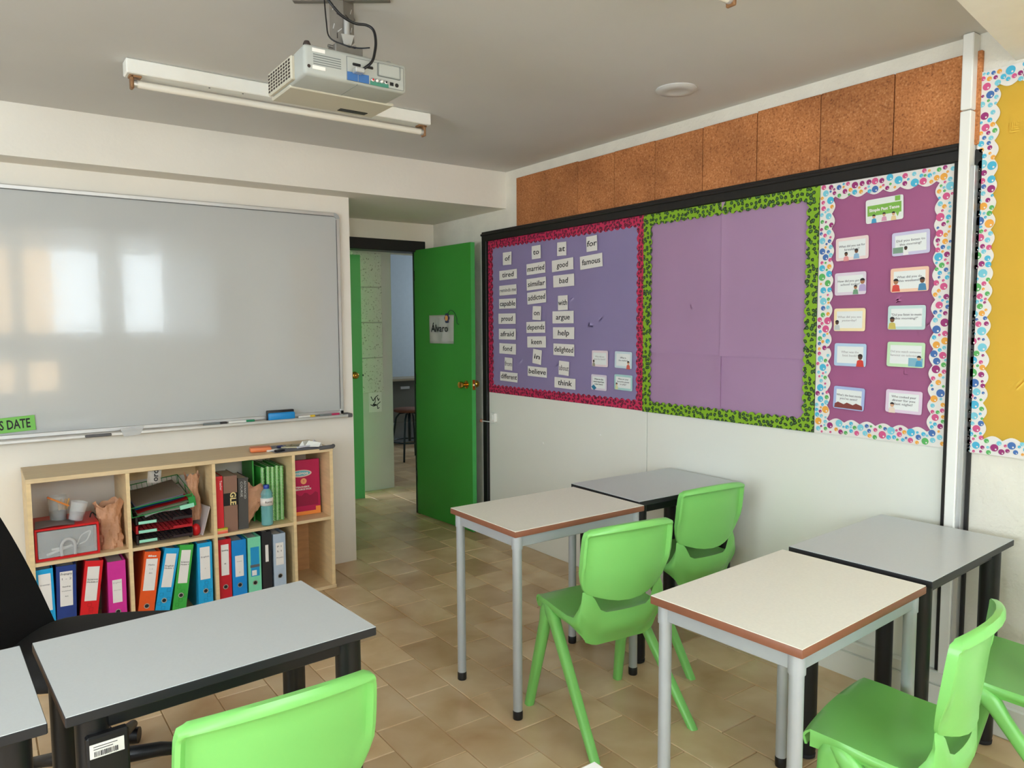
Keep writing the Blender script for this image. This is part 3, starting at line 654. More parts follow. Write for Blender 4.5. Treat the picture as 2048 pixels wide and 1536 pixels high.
def bubbles(par, w_, h_, bw, seed, n):
    """printed bubble dots on the white border, flat print"""
    rnd = random.Random(seed); pl = []; bm = BM(); tries = 0
    while len(pl) < n and tries < n*50:
        tries += 1
        s = rnd.random(); per = 2*(w_+h_); d = s*per; o_ = rnd.uniform(0.008, bw-0.006)
        if d < w_: x, z = d, o_
        elif d < w_+h_: x, z = w_-o_, d-w_
        elif d < 2*w_+h_: x, z = d-w_-h_, h_-o_
        else: x, z = o_, d-2*w_-h_
        r = rnd.choice([0.015, 0.013, 0.010, 0.008]) if tries < n*4 else (rnd.choice([0.009, 0.007, 0.005]) if tries < n*20 else rnd.choice([0.005, 0.004, 0.003]))
        e = min(x, w_-x, z, h_-z)
        if e < r*0.9 or min(max(o_, 0), bw) + r > bw+0.004: continue
        if any((x-a)**2+(z-b_)**2 < (r+c+0.0015)**2 for a, b_, c in pl): continue
        pl.append((x, z, r)); mi = rnd.randrange(len(BUBBLE))
        c = circ(x, z, r, n=14); f = bm.faces.new([bm.verts.new((p[0], -0.0060, p[1])) for p in c]); f.material_index = mi
        c = circ(x+r*0.35, z-r*0.38, r*0.24, n=7); f = bm.faces.new([bm.verts.new((p[0], -0.0063, p[1])) for p in c]); f.material_index = len(BUBBLE)
    for f in bm.faces:
        if f.normal.y > 0: f.normal_flip()
    mats = [colmat('bubble_%d' % i, c, 0.5) for i, c in enumerate(BUBBLE)]+[M['card']]
    o = obj('bubble_print', bm, mats, par); o['kind'] = 'stuff'
def sheet_paper(name, x0, x1, z0, z1, m, par, nx=30, nz=36, amp=0.0012, ph=0.0, base=-0.001, curl=0.0):
    bm = BM()
    def fn(u, v):
        d = amp*(math.sin(u*9+ph)*0.6+math.sin(v*5+u*3+ph*2)*0.4+math.sin(u*22+v*2+ph)*0.25)
        e = curl*(max(0, 1-min(u, 1-u)*9)**2+max(0, 1-min(v, 1-v)*9)**2)
        return (x0+(x1-x0)*u, base-abs(amp)-0.0006-d-e, z0+(z1-z0)*v)
    grid(bm, nx, nz, fn)
    r = bmesh.ops.solidify(bm, geom=bm.faces[:], thickness=0.0004)
    return obj(name, bm, m, par, smooth=True, auto=50)
BX = XW-0.016     # surface of the melamine panel
b1 = thing('bulletin_board', 'purple backed bulletin board of word cards with pink spotted border', 'bulletin board', (BX, 4.255, 0.992), RB)
sheet_paper('backing_paper', 0, 1.46, 0, 1.03, M['purple'], b1, amp=0.0005)
scallop_frame(b1, 0, 1.462, 1.03, 0.052, M['leopink'], wave=0.046)
b2 = thing('bulletin_board', 'empty lilac bulletin board with green spotted border', 'bulletin board', (BX, 2.793, 0.990), RB)
for (xa, xb, za, zb, ph) in ((0, 0.505, 0.31, 1.03, 0.3), (0.50, 1.0, 0.31, 1.03, 1.7), (0, 0.505, 0, 0.315, 2.9), (0.50, 1.0, 0, 0.315, 4.1)):
    sheet_paper('backing_sheet', xa, xb, za, zb, M['lilac'], b2, 24, 30, amp=0.0020, ph=ph, curl=0.0045 if ph > 1 and ph < 4 else -0.0010, base=-0.0012 if ph < 2 else -0.0006)
for o in scallop_frame(b2, 0, 1.0, 1.03, 0.055, M['leogreen'], wave=0.042): o.location.y = -0.0075
b3 = thing('bulletin_board', 'magenta bulletin board of picture cards with white bubble border', 'bulletin board', (BX, 1.793, 0.992), RB)
sheet_paper('backing_paper', 0, 0.525, 0, 0.61, M['magenta'], b3, amp=0.0008, base=-0.0004)
sheet_paper('backing_paper', 0, 0.525, 0.412, 1.028, M['magenta'], b3, amp=0.0006, base=-0.0014, ph=1)
for o in scallop_frame(b3, 0, 0.525, 1.028, 0.062, M['card'], wave=0.062, amp=0.009): o.location.y = -0.003
bubbles(b3, 0.525, 1.028, 0.060, 11, 300); b3.children[-1].location.y = -0.003
b4 = thing('bulletin_board', 'yellow bulletin board with white bubble border at far right', 'bulletin board', (XW-0.004, 1.205, 0.985), RB)
sheet_paper('backing_paper', 0, 0.9, 0, 1.335, M['yellow'], b4, amp=0.0012)
for o in scallop_frame(b4, 0, 0.9, 1.335, 0.062, M['card'], wave=0.062, amp=0.009): o.location.y = -0.002
bubbles(b4, 0.9, 1.335, 0.060, 5, 470); b4.children[-1].location.y = -0.002
# word cards
WORDS = [('of',4.026,1.889,0.099,0.083,0),('tired',4.017,1.783,0.200,0.062,1),('reminds me',4.020,1.683,0.196,0.065,1),('capable',4.025,1.594,0.193,0.065,0),('proud',4.032,1.495,0.197,0.069,0),('afraid',4.030,1.393,0.194,0.071,0),('fond',4.027,1.296,0.191,0.069,-1),('from',4.017,1.196,0.090,0.083,-2),('different',4.015,1.110,0.199,0.061,-1),
('to',3.714,1.905,0.093,0.082,1),('married',3.719,1.805,0.193,0.069,2),('similar',3.715,1.710,0.199,0.072,2),('addicted',3.712,1.624,0.194,0.074,3),('on',3.710,1.527,0.088,0.086,-3),('depends',3.722,1.438,0.195,0.070,1),('keen',3.714,1.346,0.193,0.070,1),('in',3.708,1.253,0.091,0.091,-6),('believe',3.708,1.158,0.199,0.062,-1),
('at',3.466,1.904,0.088,0.080,-1),('good',3.459,1.809,0.201,0.069,2),('bad',3.449,1.715,0.196,0.071,1),('with',3.456,1.584,0.093,0.087,1),('argue',3.455,1.498,0.199,0.073,0),('help',3.450,1.403,0.201,0.070,0),('delighted',3.448,1.303,0.197,0.070,-1),('about',3.446,1.192,0.098,0.084,-3),('think',3.437,1.102,0.198,0.064,-1),
('for',3.200,1.911,0.093,0.086,2),('famous',3.205,1.811,0.192,0.075,3)]
CX = BX-0.0095
for (s, y, z, w_, h_, tilt) in WORDS:
    w_ -= 0.004
    t = thing('word_card', 'small white card with the printed word "%s" on the purple board' % s, 'word card', (CX, y, z), RB, 'word cards on the purple board', rot=(0, R(tilt*0.8), RB) if False else None)
    t.rotation_euler = (Matrix.Rotation(RB, 4, 'Z') @ Matrix.Rotation(R(-tilt), 4, 'Y')).to_euler()
    box('card', (-w_/2, -0.001, -h_/2), (w_/2, 0.001, h_/2), M['card'], t)
    small = s == 'reminds me'
    text('word', s, 0.046 if not small else 0.034, (0, -0.0016, 0.0), M['greyink'] if s in ('reminds me', 'from', 'about') else M['ink'], t, width=min(w_*0.92, 0.0235*len(s)+0.012) if not small else w_*0.94, shear=0.08, bold=0.0004)
# picture cards
SK = [(112, 74, 52), (206, 160, 128), (168, 118, 84), (84, 60, 50)]
def pcard(y, z, w_, h_, border, lines, label, figs=(), inkm='greyink', tilt=0, board='magenta', extra=None, group=None, inner=(224, 228, 228)):
    t = thing('picture_card', label, 'picture card', (CX, y, z), RB, group)
    t.rotation_euler = (Matrix.Rotation(RB, 4, 'Z') @ Matrix.Rotation(R(-tilt), 4, 'Y')).to_euler()
    c = 0.008; pts = []
    for (sx, sz, a0) in ((1, 1, 0), (-1, 1, 90), (-1, -1, 180), (1, -1, 270)):
        for k in range(4):
            a = R(a0+30*k); pts.append((sx*(w_/2-c)+c*math.cos(a), sz*(h_/2-c)+c*math.sin(a)))
    bm = BM(); add_poly(bm, pts, -0.0008, 0.0016); obj('laminated_card', bm, colmat('card_%d_%d_%d' % border, border, 0.4), t)
    iw, ih = w_/2-0.012, h_/2-0.012
    if inner:
        box('inner_panel', (-iw, -0.0011, -ih), (iw, -0.0007, ih), colmat('inner_%d' % inner[0], inner, 0.4), t)
    n = len(lines)
    for i, s in enumerate(lines):
        text('caption', s, 0.0125, (0.0, -0.0016, 0.004+(n-1)*0.007-i*0.014), M[inkm], t, width=min(w_*0.80, 0.0062*len(s)))
    for (fx, fz, sc_, skin, shirt) in figs:
        mats = [colmat('hair_dark', (44, 38, 40), 0.7), colmat('skin_%d' % skin, SK[skin], 0.7), colmat('shirt_%d_%d_%d' % shirt, shirt, 0.7)]
        x, z_ = fx*w_/2, fz*h_/2; bm = BM()
        add_poly(bm, [(x-0.013*sc_, z_-0.026*sc_), (x+0.013*sc_, z_-0.026*sc_), (x+0.010*sc_, z_-0.007*sc_), (x+0.004*sc_, z_-0.004*sc_), (x-0.004*sc_, z_-0.004*sc_), (x-0.010*sc_, z_-0.007*sc_)], -0.0014, 0.0003, 2)
        add_poly(bm, circ(x, z_+0.005*sc_, 0.0075*sc_, 0.0085*sc_), -0.0017, 0.0003, 1)
        add_poly(bm, circ(x, z_+0.007*sc_, 0.0082*sc_, 0.0082*sc_, 10, R(0), R(195)), -0.0020, 0.0003, 0)
        obj('printed_figure', bm, mats, t)
    if extra: extra(t, w_, h_)
    return t
gq = 'picture cards on the magenta board'
def title_extra(t, w_, h_):
    bm = BM(); add_poly(bm, [(-0.066, -0.018), (0.045, -0.018), (0.052, -0.034), (0.058, -0.018), (0.066, -0.018), (0.066, 0.022), (-0.066, 0.022)], -0.0013, 0.0004); obj('speech_banner', bm, colmat('banner_green', (124, 176, 76)), t)
    text('banner_lettering', 'Simple Past Tense', 0.016, (0, -0.0019, 0.003), M['card'], t, width=0.118, bold=0.0006)
    box('corner_badge', (0.042, -0.0013, 0.026), (0.062, -0.0009, 0.044), colmat('banner_green', (0, 0, 0)), t)
pcard(1.522, 1.889, 0.146, 0.092, (222, 226, 222), [], 'title card with a green banner at the top of the magenta board', figs=((-0.55, -0.55, 0.8, 1, (70, 150, 190)), (0.0, -0.5, 0.8, 1, (206, 150, 176)), (0.5, -0.55, 0.8, 1, (222, 196, 150))), tilt=2, extra=title_extra, group=gq, inner=None)
def tv(t, w_, h_):
    box('printed_screen', (-w_/2+0.004, -0.0015, -h_/2+0.010), (-w_/2+0.042, -0.0011, -h_/2+0.032), colmat('screen_green', (120, 150, 130)), t)
def rocks(t, w_, h_):
    bm = BM(); pts = [(-w_/2+0.006, -h_/2+0.004), (w_/2-0.006, -h_/2+0.004)]+[(w_/2-0.008-k*(w_-0.016)/9, -h_/2+0.020+0.004*((k*7) % 3)) for k in range(10)]
    add_poly(bm, pts, -0.0016, 0.0004); obj('printed_crowd', bm, colmat('maroon_print', (128, 62, 58)), t)
def sofa(t, w_, h_):
    box('printed_sofa', (0.012, -0.0013, -h_/2+0.004), (w_/2-0.006, -0.0011, -h_/2+0.036), colmat('sofa_blue', (128, 176, 196)), t)
pcard(1.648, 1.751, 0.137, 0.091, (230, 208, 206), ['What did you eat for', 'breakfast?'], 'pale pink card with two seated children, left column, first row of magenta board', figs=((-0.35, -0.55, 0.9, 0, (222, 150, 150)), (0.28, -0.38, 0.95, 0, (140, 176, 206))), tilt=1.5, group=gq)
pcard(1.417, 1.752, 0.140, 0.088, (196, 192, 220), ['Did you listen to', 'this morning?'], 'lavender card with child beside a screen, right column, first row of magenta board', figs=((-0.25, -0.5, 0.8, 3, (226, 226, 226)),), tilt=2, extra=tv, group=gq)
pcard(1.651, 1.611, 0.132, 0.090, (216, 204, 218), ['How did you get to', 'school today?'], 'pale mauve card with a tall adult and child, left column, second row', figs=((0.35, -0.45, 0.9, 2, (110, 150, 120)), (0.78, 0.0, 1.25, 2, (176, 160, 200))), tilt=1, group=gq)
pcard(1.417, 1.615, 0.142, 0.091, (236, 196, 172), ['What did you do', 'this weekend?'], 'peach bordered card with two children playing, right column, second row', figs=((-0.7, -0.25, 1.2, 2, (206, 74, 66)), (0.68, -0.25, 1.2, 0, (74, 130, 170))), tilt=1, group=gq)
pcard(1.650, 1.466, 0.133, 0.092, (238, 218, 176), ['What did you see', 'yesterday?'], 'cream yellow bordered card with a small grey figure, left column, third row', figs=((-0.78, -0.35, 1.0, 3, (190, 196, 196)),), inkm='fadedink', group=gq)
pcard(1.423, 1.472, 0.141, 0.092, (190, 214, 214), ['"Did you listen to music', 'this morning?"'], 'pale teal card with child in an olive top, right column, third row', figs=((-0.75, -0.3, 1.15, 0, (196, 180, 96)),), group=gq)
pcard(1.643, 1.324, 0.135, 0.092, (176, 200, 226), ['What was the', 'best book?'], 'light blue card with child in a red top, left column, fourth row', figs=((0.65, -0.3, 1.25, 3, (206, 66, 54)),), inkm='fadedink', tilt=-0.5, group=gq)
pcard(1.421, 1.331, 0.142, 0.095, (192, 222, 184), ['Did you watch someone', 'famous on television?'], 'pale green card with child on a blue sofa, right column, fourth row', figs=((0.72, -0.35, 1.0, 1, (76, 150, 190)),), inkm='fadedink', tilt=-1, extra=sofa, group=gq)
pcard(1.643, 1.147, 0.132, 0.092, (164, 180, 222), ["What's the best movie", "you've seen?"], 'blue bordered card with a maroon crowd print, left column, bottom row', tilt=-2, extra=rocks, group=gq)
pcard(1.422, 1.150, 0.138, 0.088, (218, 198, 218), ['Who cooked your', 'dinner for you', 'last night?'], 'pinkish mauve card with child at lower left, right column, bottom row', figs=((-0.62, -0.45, 1.0, 1, (226, 206, 190)),), tilt=-1, group=gq)
gq = 'picture cards on the purple board'
pcard(3.129, 1.260, 0.132, 0.092, (226, 208, 214), ['What did you', 'have for lunch?'], 'pale pink card, upper left of four at the bottom right of purple board', figs=((-0.75, -0.45, 0.9, 3, (150, 146, 130)),), inkm='fadedink', group=gq)
pcard(2.941, 1.259, 0.132, 0.091, (196, 214, 224), ['What is', 'the matter?'], 'pale blue card with a red clad figure, upper right of four cards', figs=((0.6, -0.45, 1.1, 1, (206, 96, 84)),), tilt=-1, group=gq)
pcard(3.136, 1.124, 0.129, 0.089, (214, 204, 218), ['What are the', 'most important', 'rules here?'], 'pale grey card with a blue book corner, lower left of four cards', inkm='ink', tilt=-1, extra=lambda t, w_, h_: obj('printed_book', add_poly(BM(), [(-w_/2+0.002, -0.028), (-w_/2+0.022, -0.014), (-w_/2+0.046, -0.032), (-w_/2+0.026, -0.046)], -0.0016, 0.0004), colmat('book_teal', (46, 120, 156)), t), group=gq)
pcard(2.940, 1.135, 0.139, 0.085, (166, 206, 206), ['What are your', 'favourite games', 'to play?'], 'aqua bordered card, lower right of four cards on the purple board', figs=((-0.72, -0.4, 0.9, 1, (206, 206, 160)),), tilt=-1, group=gq)

# ------------------------------------------------------------------ desks
def leg_round(bm, x, y, r, z0, z1, n=20): return add_tube(bm, [(x, y, z0), (x, y, z1)], r, n)
def cream_desk(label, cx, cy, rz, w_=0.655, d=0.447, z=0.715, top='cream'):
    t = thing('cream_desk' if top == 'cream' else 'white_desk', label, 'desk', (cx, cy, 0), R(rz))
    hx, hy = w_/2, d/2
    box('tabletop', (-hx+0.002, -hy+0.002, z-0.006), (hx-0.002, hy-0.002, z), M[top], t)
    bm = BM(); add_box(bm, (-hx, -hy, z-0.024), (hx, hy, z-0.0012), bevel=0.0035, seg=2); obj('edge_band', bm, M['brownedge'] if top == 'cream' else M['greymetal'], t, smooth=True, auto=40)
    i = 0.030
    for (a, b_) in (((-hx+i, -hy+i-0.012), (hx-i, -hy+i+0.012)), ((-hx+i, hy-i-0.012), (hx-i, hy-i+0.012))):
        box('rail', (a[0], a[1], z-0.066), (b_[0], b_[1], z-0.024), M['greymetal'], t, bevel=0.002)
    for (a, b_) in (((-hx+i-0.012, -hy+i), (-hx+i+0.012, hy-i)), ((hx-i-0.012, -hy+i), (hx-i+0.012, hy-i))):
        box('rail', (a[0], a[1], z-0.066), (b_[0], b_[1], z-0.024), M['greymetal'], t, bevel=0.002)
    for sx in (-1, 1):
        for sy in (-1, 1):
            x, y = sx*(hx-i), sy*(hy-i)
            bm = BM(); add_tube(bm, [(x, y, 0.03), (x, y, z-0.072)], 0.0175, 22); add_tube(bm, [(x, y, z-0.074), (x, y, z-0.024)], 0.0205, 22)
            l = obj('leg', bm, M['greymetal'], t, smooth=True, auto=50)
            bm = BM(); add_lathe(bm, [(0.0175, 0), (0.0186, 0.003), (0.0186, 0.030), (0.0175, 0.033)], 20, 0, (x, y, 0)); obj('rubber_foot', bm, M['blackplastic'], l, smooth=True, auto=50)
    return t
cream_desk('cream-topped desk with brown edge, nearer the green door', 1.867, 2.335, 0.0)
cream_desk('cream-topped desk with brown edge, nearest the viewer at right', 1.803, 1.180, 3.0)
cream_desk('white desk of which only one corner shows at the bottom edge', 0.4915, 0.675, 0.0, top='whitetop')
def grey_desk(label, cx, cy, rz, w_=0.652, d=0.447, z=0.718, r=0.031, dark_side=False):
    t = thing('grey_desk', label, 'desk', (cx, cy, 0), R(rz)); hx, hy = w_/2, d/2
    box('tabletop', (-hx+0.0015, -hy+0.0015, z-0.006), (hx-0.0015, hy-0.0015, z), M['greytop'], t)
    bm = BM(); add_box(bm, (-hx, -hy, z-0.022), (hx, hy, z-0.0012), bevel=0.002); o = obj('edge_band', bm, [M['blackedge'], M['brownblack']], t)
    if dark_side:
        for p in o.data.polygons:
            if p.center.x < -hx+0.001: p.material_index = 1
    for sy in (-1, 1): box('rail', (-hx+0.03, sy*(hy-0.05)-0.012, z-0.062), (hx-0.03, sy*(hy-0.05)+0.012, z-0.026), M['blackplastic'], t, bevel=0.002)
    for sx in (-1, 1): box('rail', (sx*(hx-0.05)-0.012, -hy+0.05, z-0.062), (sx*(hx-0.05)+0.012, hy-0.05, z-0.026), M['blackplastic'], t, bevel=0.002)
    for sx in (-1, 1):
        for sy in (-1, 1):
            x, y = sx*(hx-0.052), sy*(hy-0.052)
            bm = BM(); add_tube(bm, [(x, y, 0.010), (x, y, 0.03), (x, y, z-0.026)], r, 24, radii=[r-0.004, r-0.001, r]); l = obj('leg', bm, M['blackplastic'], t, smooth=True, auto=50)
            bm = BM(); add_lathe(bm, [(r-0.008, 0), (r-0.002, 0.004), (r-0.001, 0.016)], 24, 0, (x, y, 0)); obj('rubber_foot', bm, M['blackfabric'], l, smooth=True)
    return t
grey_desk('grey-topped desk by the right wall behind the farther cream desk', 2.543, 2.375, -1.5)
grey_desk('grey-topped desk by the right wall below the yellow board', 2.492, 1.216, 3.0)
dc = grey_desk('grey-topped desk at left in front of the bookcase, sticker on leg', 0.424, 1.828, 3.7, w_=0.662, d=0.437, dark_side=True)
grey_desk('grey-topped desk cut off by the left edge of the photo', -0.262, 1.790, 3.0, w_=0.662, d=0.437)
# barcode sticker on desk C leg plate
box('leg_plate', (-0.297, -0.2125, 0.30), (-0.222, -0.190, 0.66), M['blackplastic'], dc, bevel=0.004)
st = box('barcode_sticker', (-0.2925, -0.2138, 0.618), (-0.232, -0.2126, 0.646), M['paper'], dc)
bm = BM(); x = -0.285
while x < -0.245:
    wd = random.choice([0.0008, 0.0014, 0.002]); add_box(bm, (x, -0.2144, 0.621), (x+wd, -0.2139, 0.631)); x += wd+random.choice([0.001, 0.0016])
for k, wl in enumerate((0.034, 0.042)): add_box(bm, (-0.286, -0.2144, 0.635+k*0.005), (-0.286+wl, -0.2139, 0.6362+k*0.005))
o = obj('barcode_print', bm, M['ink'], st)
# T-bar foot under the left desks

# ------------------------------------------------------------------ green school chair
def chair_parts(t):
    m = M['chair']
    def ly(z): return -0.122-0.13*(z-0.5) if z > 0.5 else -0.122
    def hw(v): # half width along height 0..1
        pts = [(0, .160), (.12, .182), (.35, .193), (.7, .193), (.88, .191), (.96, .185), (1, .168)]
        for (a, x), (b_, y) in zip(pts[:-1], pts[1:]):
            if v <= b_: k = (v-a)/(b_-a); return x+(y-x)*k
        return pts[-1][1]
    # backrest: front shell with a rim that projects to the rear like a shallow tray
    us = [-1, -.985, -.955, -.9, -.75, -.55, -.3, 0, .3, .55, .75, .9, .955, .985, 1]
    vs_ = [0, .03, .08, .2, .35, .5, .65, .78, .86, .90, .925, .96, .985, 1]
    def bp(u, v, back):
        x = u*hw(v); zb = 0.488+0.034*u*u; zt = 0.772-0.016*u*u; z = zb+(zt-zb)*v
        y = ly(z)+0.036*u*u - 0.006*(1-v)*(1-u*u)
        if back:
            th = 0.006
            if v > 0.91: th = 0.026
            elif v > 0.86: th = 0.012
            if abs(u) > 0.95: th = max(th, 0.008+0.014*min(1, max(0, (v-0.15)/0.3)))
            if v < 0.05: th = max(th, 0.009)
            if v > 0.95: th -= (v-0.95)*0.16
            y -= th
        elif v > 0.97: y -= 0.004
        return Vector((x, y, z))
    bm = BM(); F = [[bm.verts.new(bp(u, v, False)) for u in us] for v in vs_]; B = [[bm.verts.new(bp(u, v, True)) for u in us] for v in vs_]
    nu, nv = len(us), len(vs_)
    for j in range(nv-1):
        for i in range(nu-1):
            bm.faces.new((F[j][i], F[j][i+1], F[j+1][i+1], F[j+1][i])); bm.faces.new((B[j][i], B[j+1][i], B[j+1][i+1], B[j][i+1]))
    for i in range(nu-1):
        bm.faces.new((F[0][i], B[0][i], B[0][i+1], F[0][i+1])); bm.faces.new((F[-1][i], F[-1][i+1], B[-1][i+1], B[-1][i]))
    for j in range(nv-1):
        bm.faces.new((F[j][0], F[j+1][0], B[j+1][0], B[j][0])); bm.faces.new((F[j][-1], B[j][-1], B[j+1][-1], F[j+1][-1]))
    obj('backrest', bm, m, t, smooth=True, auto=48)
    # seat pan
    prof = [(0.208, 0.392), (0.214, 0.416), (0.205, 0.430), (0.180, 0.434), (0.12, 0.431), (0.05, 0.424), (-0.02, 0.420), (-0.065, 0.424), (-0.095, 0.432), (-0.113, 0.441), (-0.122, 0.450)]
    wid = [0.180, 0.184, 0.187, 0.189, 0.190, 0.189, 0.189, 0.187, 0.182, 0.176, 0.172]
    def sp(u, k):
        y, z = prof[k]; x = u*wid[k]
        if k >= 7: y += 0.030*u*u*(k-6)/4
        if k >= 8: q = min(1, max(0, (abs(u)-0.55)/0.33)); z += 0.078*q*q*(3-2*q)*(k-7)/3
        if 3 <= k <= 8: z += 0.006*abs(u)**3 - 0.004*(1-u*u)
        if k < 3: y -= 0.012*u*u
        return Vector((x, y, z))
    U = [i/8-1 for i in range(17)]
    bm = BM(); V = [[bm.verts.new(sp(u, k)) for u in U] for k in range(len(prof))]
    for k in range(len(prof)-1):
        for i in range(16): bm.faces.new((V[k][i], V[k][i+1], V[k+1][i+1], V[k+1][i]))
    # skirt: sides and rear bowl
    path = []
    for k in range(2, len(prof)-1): path.append((V[k][0].co.copy(), k))
    top = [sp(-1, k) for k in range(3, len(prof))]+[sp(u, len(prof)-1) for u in U[1:]]+[sp(1, k) for k in range(len(prof)-2, 2, -1)]
    n = len(top); rows = []
    for r_ in range(7):
        q = r_/6; row = []
        for i, p in enumerate(top):
            s = min(i, n-1-i)/((n-1)/2)      # 0 at front ends, 1 rear centre
            q0 = min(1, max(0, (s-0.10)/0.55)); dep = 0.036+0.087*q0*q0*(3-2*q0)
            zb = 0.432-dep+0.014*min(1, max(0, (s-0.3)/0.4))
            z = p.z+(zb-p.z)*q
            c = Vector((p.x, p.y, 0)); inward = Vector((0, 0.02, 0))-c; inward.normalize()
            bul = 0.016*math.sin(math.pi*min(1, q*1.25))*(1 if s > 0.3 else s/0.3)
            ins = 0.040*q*q*min(1, s*1.6)
            c = c - inward*bul + inward*ins
            row.append(bm.verts.new((c.x, c.y, z)))
        rows.append(row)
    for a, b_ in zip(rows[:-1], rows[1:]):
        for i in range(n-1): bm.faces.new((a[i], a[i+1], b_[i+1], b_[i]))
    bmesh.ops.remove_doubles(bm, verts=bm.verts, dist=0.0006)
    bmesh.ops.recalc_face_normals(bm, faces=bm.faces)
    bmesh.ops.solidify(bm, geom=bm.faces[:], thickness=0.006)
    obj('seat', bm, m, t, smooth=True, auto=55)
    # legs: splayed, slightly flattened sections, meeting under the seat sides
    for s in (-1, 1):
        for kind in ('front', 'rear'):
            if kind == 'front': A = Vector((s*0.178, 0.125, 0.405)); Z = Vector((s*0.210, 0.212, 0.0))
            else: A = Vector((s*0.180, 0.100, 0.405)); Z = Vector((s*0.214, -0.228, 0.0))
            bm = BM(); rings = []
            for k, (q, a, b_) in enumerate(((-0.05, 0.012, 0.014), (-0.025, 0.020, 0.028), (0.03, 0.0225, 0.033), (0.13, 0.0205, 0.025), (0.5, 0.0195, 0.021), (1.0, 0.0175, 0.0175))):
                p = A+(Z-A)*q; ring = []
                for j in range(12):
                    an = 2*math.pi*(j+0.5)/12; c, sn = math.cos(an), math.sin(an)
                    c = math.copysign(abs(c)**0.6, c); sn = math.copysign(abs(sn)**0.6, sn)
                    ring.append(bm.verts.new((p.x+a*c*0.9, p.y+b_*sn, max(0.0, p.z) if q >= 1 else p.z)))
                rings.append(ring)
            for a, b_ in zip(rings[:-1], rings[1:]):
                for j in range(12): bm.faces.new((a[j], a[(j+1) % 12], b_[(j+1) % 12], b_[j]))
            bm.faces.new(rings[0][::-1]); bm.faces.new(rings[-1])
            obj('leg', bm, m, t, smooth=True, auto=60)
CH = [('green plastic chair pushed under the farther cream desk', 1.850, 1.965, -7),
      ('green plastic chair at the grey desk by the right wall, nearest the wall', 2.557, 2.183, -4),
      ('green plastic chair at bottom right by the nearer cream desk', 1.868, 0.872, 10),
      ('green plastic chair partly cut off by the right edge of the photo', 2.480, 0.806, 10),
      ('green plastic chair back large at the bottom left before a grey desk', 0.443, 1.488, 0)]
ch0 = None
for i, (lb, x, y, rz) in enumerate(CH):
    if ch0 is None:
        ch0 = thing('school_chair', lb, 'chair', (x, y, 0), R(rz), 'green school chairs'); chair_parts(ch0); t = ch0
    else:
        t = ch0.copy(); link(t); t['label'] = lb
        for c in list(ch0.children):
            d = c.copy(); link(d, t)
        t.location = (x, y, 0); t.rotation_euler = (0, 0, R(rz))

# ------------------------------------------------------------------ office chair
oc = thing('office_chair', 'black mesh office chair behind the left desk', 'office chair', (0.27, 2.56, 0), R(-28))
# local +x is the way the chair faces
bm = BM(); prof = [(0.0, 0.43), (0.20, 0.43), (0.235, 0.44), (0.255, 0.46), (0.25, 0.482), (0.22, 0.492), (0.1, 0.496), (0.0, 0.494)]
def sq(r, a):
    n_ = 4.0; c, s = math.cos(a), math.sin(a); k = (abs(c)**n_+abs(s)**n_)**(-1/n_); return c*k*r, s*k*r
rings = [[bm.verts.new((*sq(max(r, 0.002), 2*math.pi*k/36), z)) for k in range(36)] for r, z in prof]
for a, b_ in zip(rings[:-1], rings[1:]):
    for k in range(36): bm.faces.new((a[k], a[(k+1) % 36], b_[(k+1) % 36], b_[k]))
obj('seat', bm, M['blackfabric'], oc, smooth=True)
bm = BM()
def bkf(u, v):
    ww = 0.20*(1-0.30*v)*(1 if v < 0.85 else 1-((v-0.85)/0.15)**2*0.35); a = (u-0.5)*2
    return (-0.235-0.24*v+0.02*math.sin(v*math.pi)+0.03*a*a, a*ww, 0.47+0.60*v)
grid(bm, 13, 16, bkf); bmesh.ops.solidify(bm, geom=bm.faces[:], thickness=0.035); obj('backrest', bm, M['blackfabric'], oc, smooth=True, auto=50)
for s in (-1, 1):
    bm = BM(); add_tube(bm, [(-0.19, s*0.10, 0.43), (-0.29, s*0.12, 0.46), (-0.32, s*0.13, 0.62), (-0.38, s*0.14, 0.95)], 0.014, 10); obj('back_support', bm, M['blackplastic'], oc, smooth=True)
bm = BM(); add_tube(bm, [(0, 0, 0.09), (0, 0, 0.20)], 0.028, 16); add_tube(bm, [(0, 0, 0.2), (0, 0, 0.40)], 0.020, 16); obj('gas_column', bm, M['blackplastic'], oc, smooth=True, auto=50)
bm = BM(); add_box(bm, (-0.13, -0.09, 0.385), (0.10, 0.09, 0.43), bevel=0.008, seg=2); add_tube(bm, [(0.02, -0.08, 0.40), (0.04, -0.21, 0.395)], 0.006, 8); obj('tilt_mechanism', bm, M['blackplastic'], oc)
for k in range(5):
    a = R(72*k+20); c, s = math.cos(a), math.sin(a)
    bm = BM(); add_tube(bm, [(0.02*c, 0.02*s, 0.105), (0.16*c, 0.16*s, 0.095), (0.28*c, 0.28*s, 0.068)], 0.02, 12, radii=[0.026, 0.022, 0.015]); b_ = obj('base_arm', bm, M['blackplastic'], oc, smooth=True)
    bm = BM(); add_tube(bm, [(0.28*c-0.018*s, 0.28*s+0.018*c, 0.027), (0.28*c+0.018*s, 0.28*s-0.018*c, 0.027)], 0.027, 16); obj('castor', bm, M['blackplastic'], b_, smooth=True, auto=50)

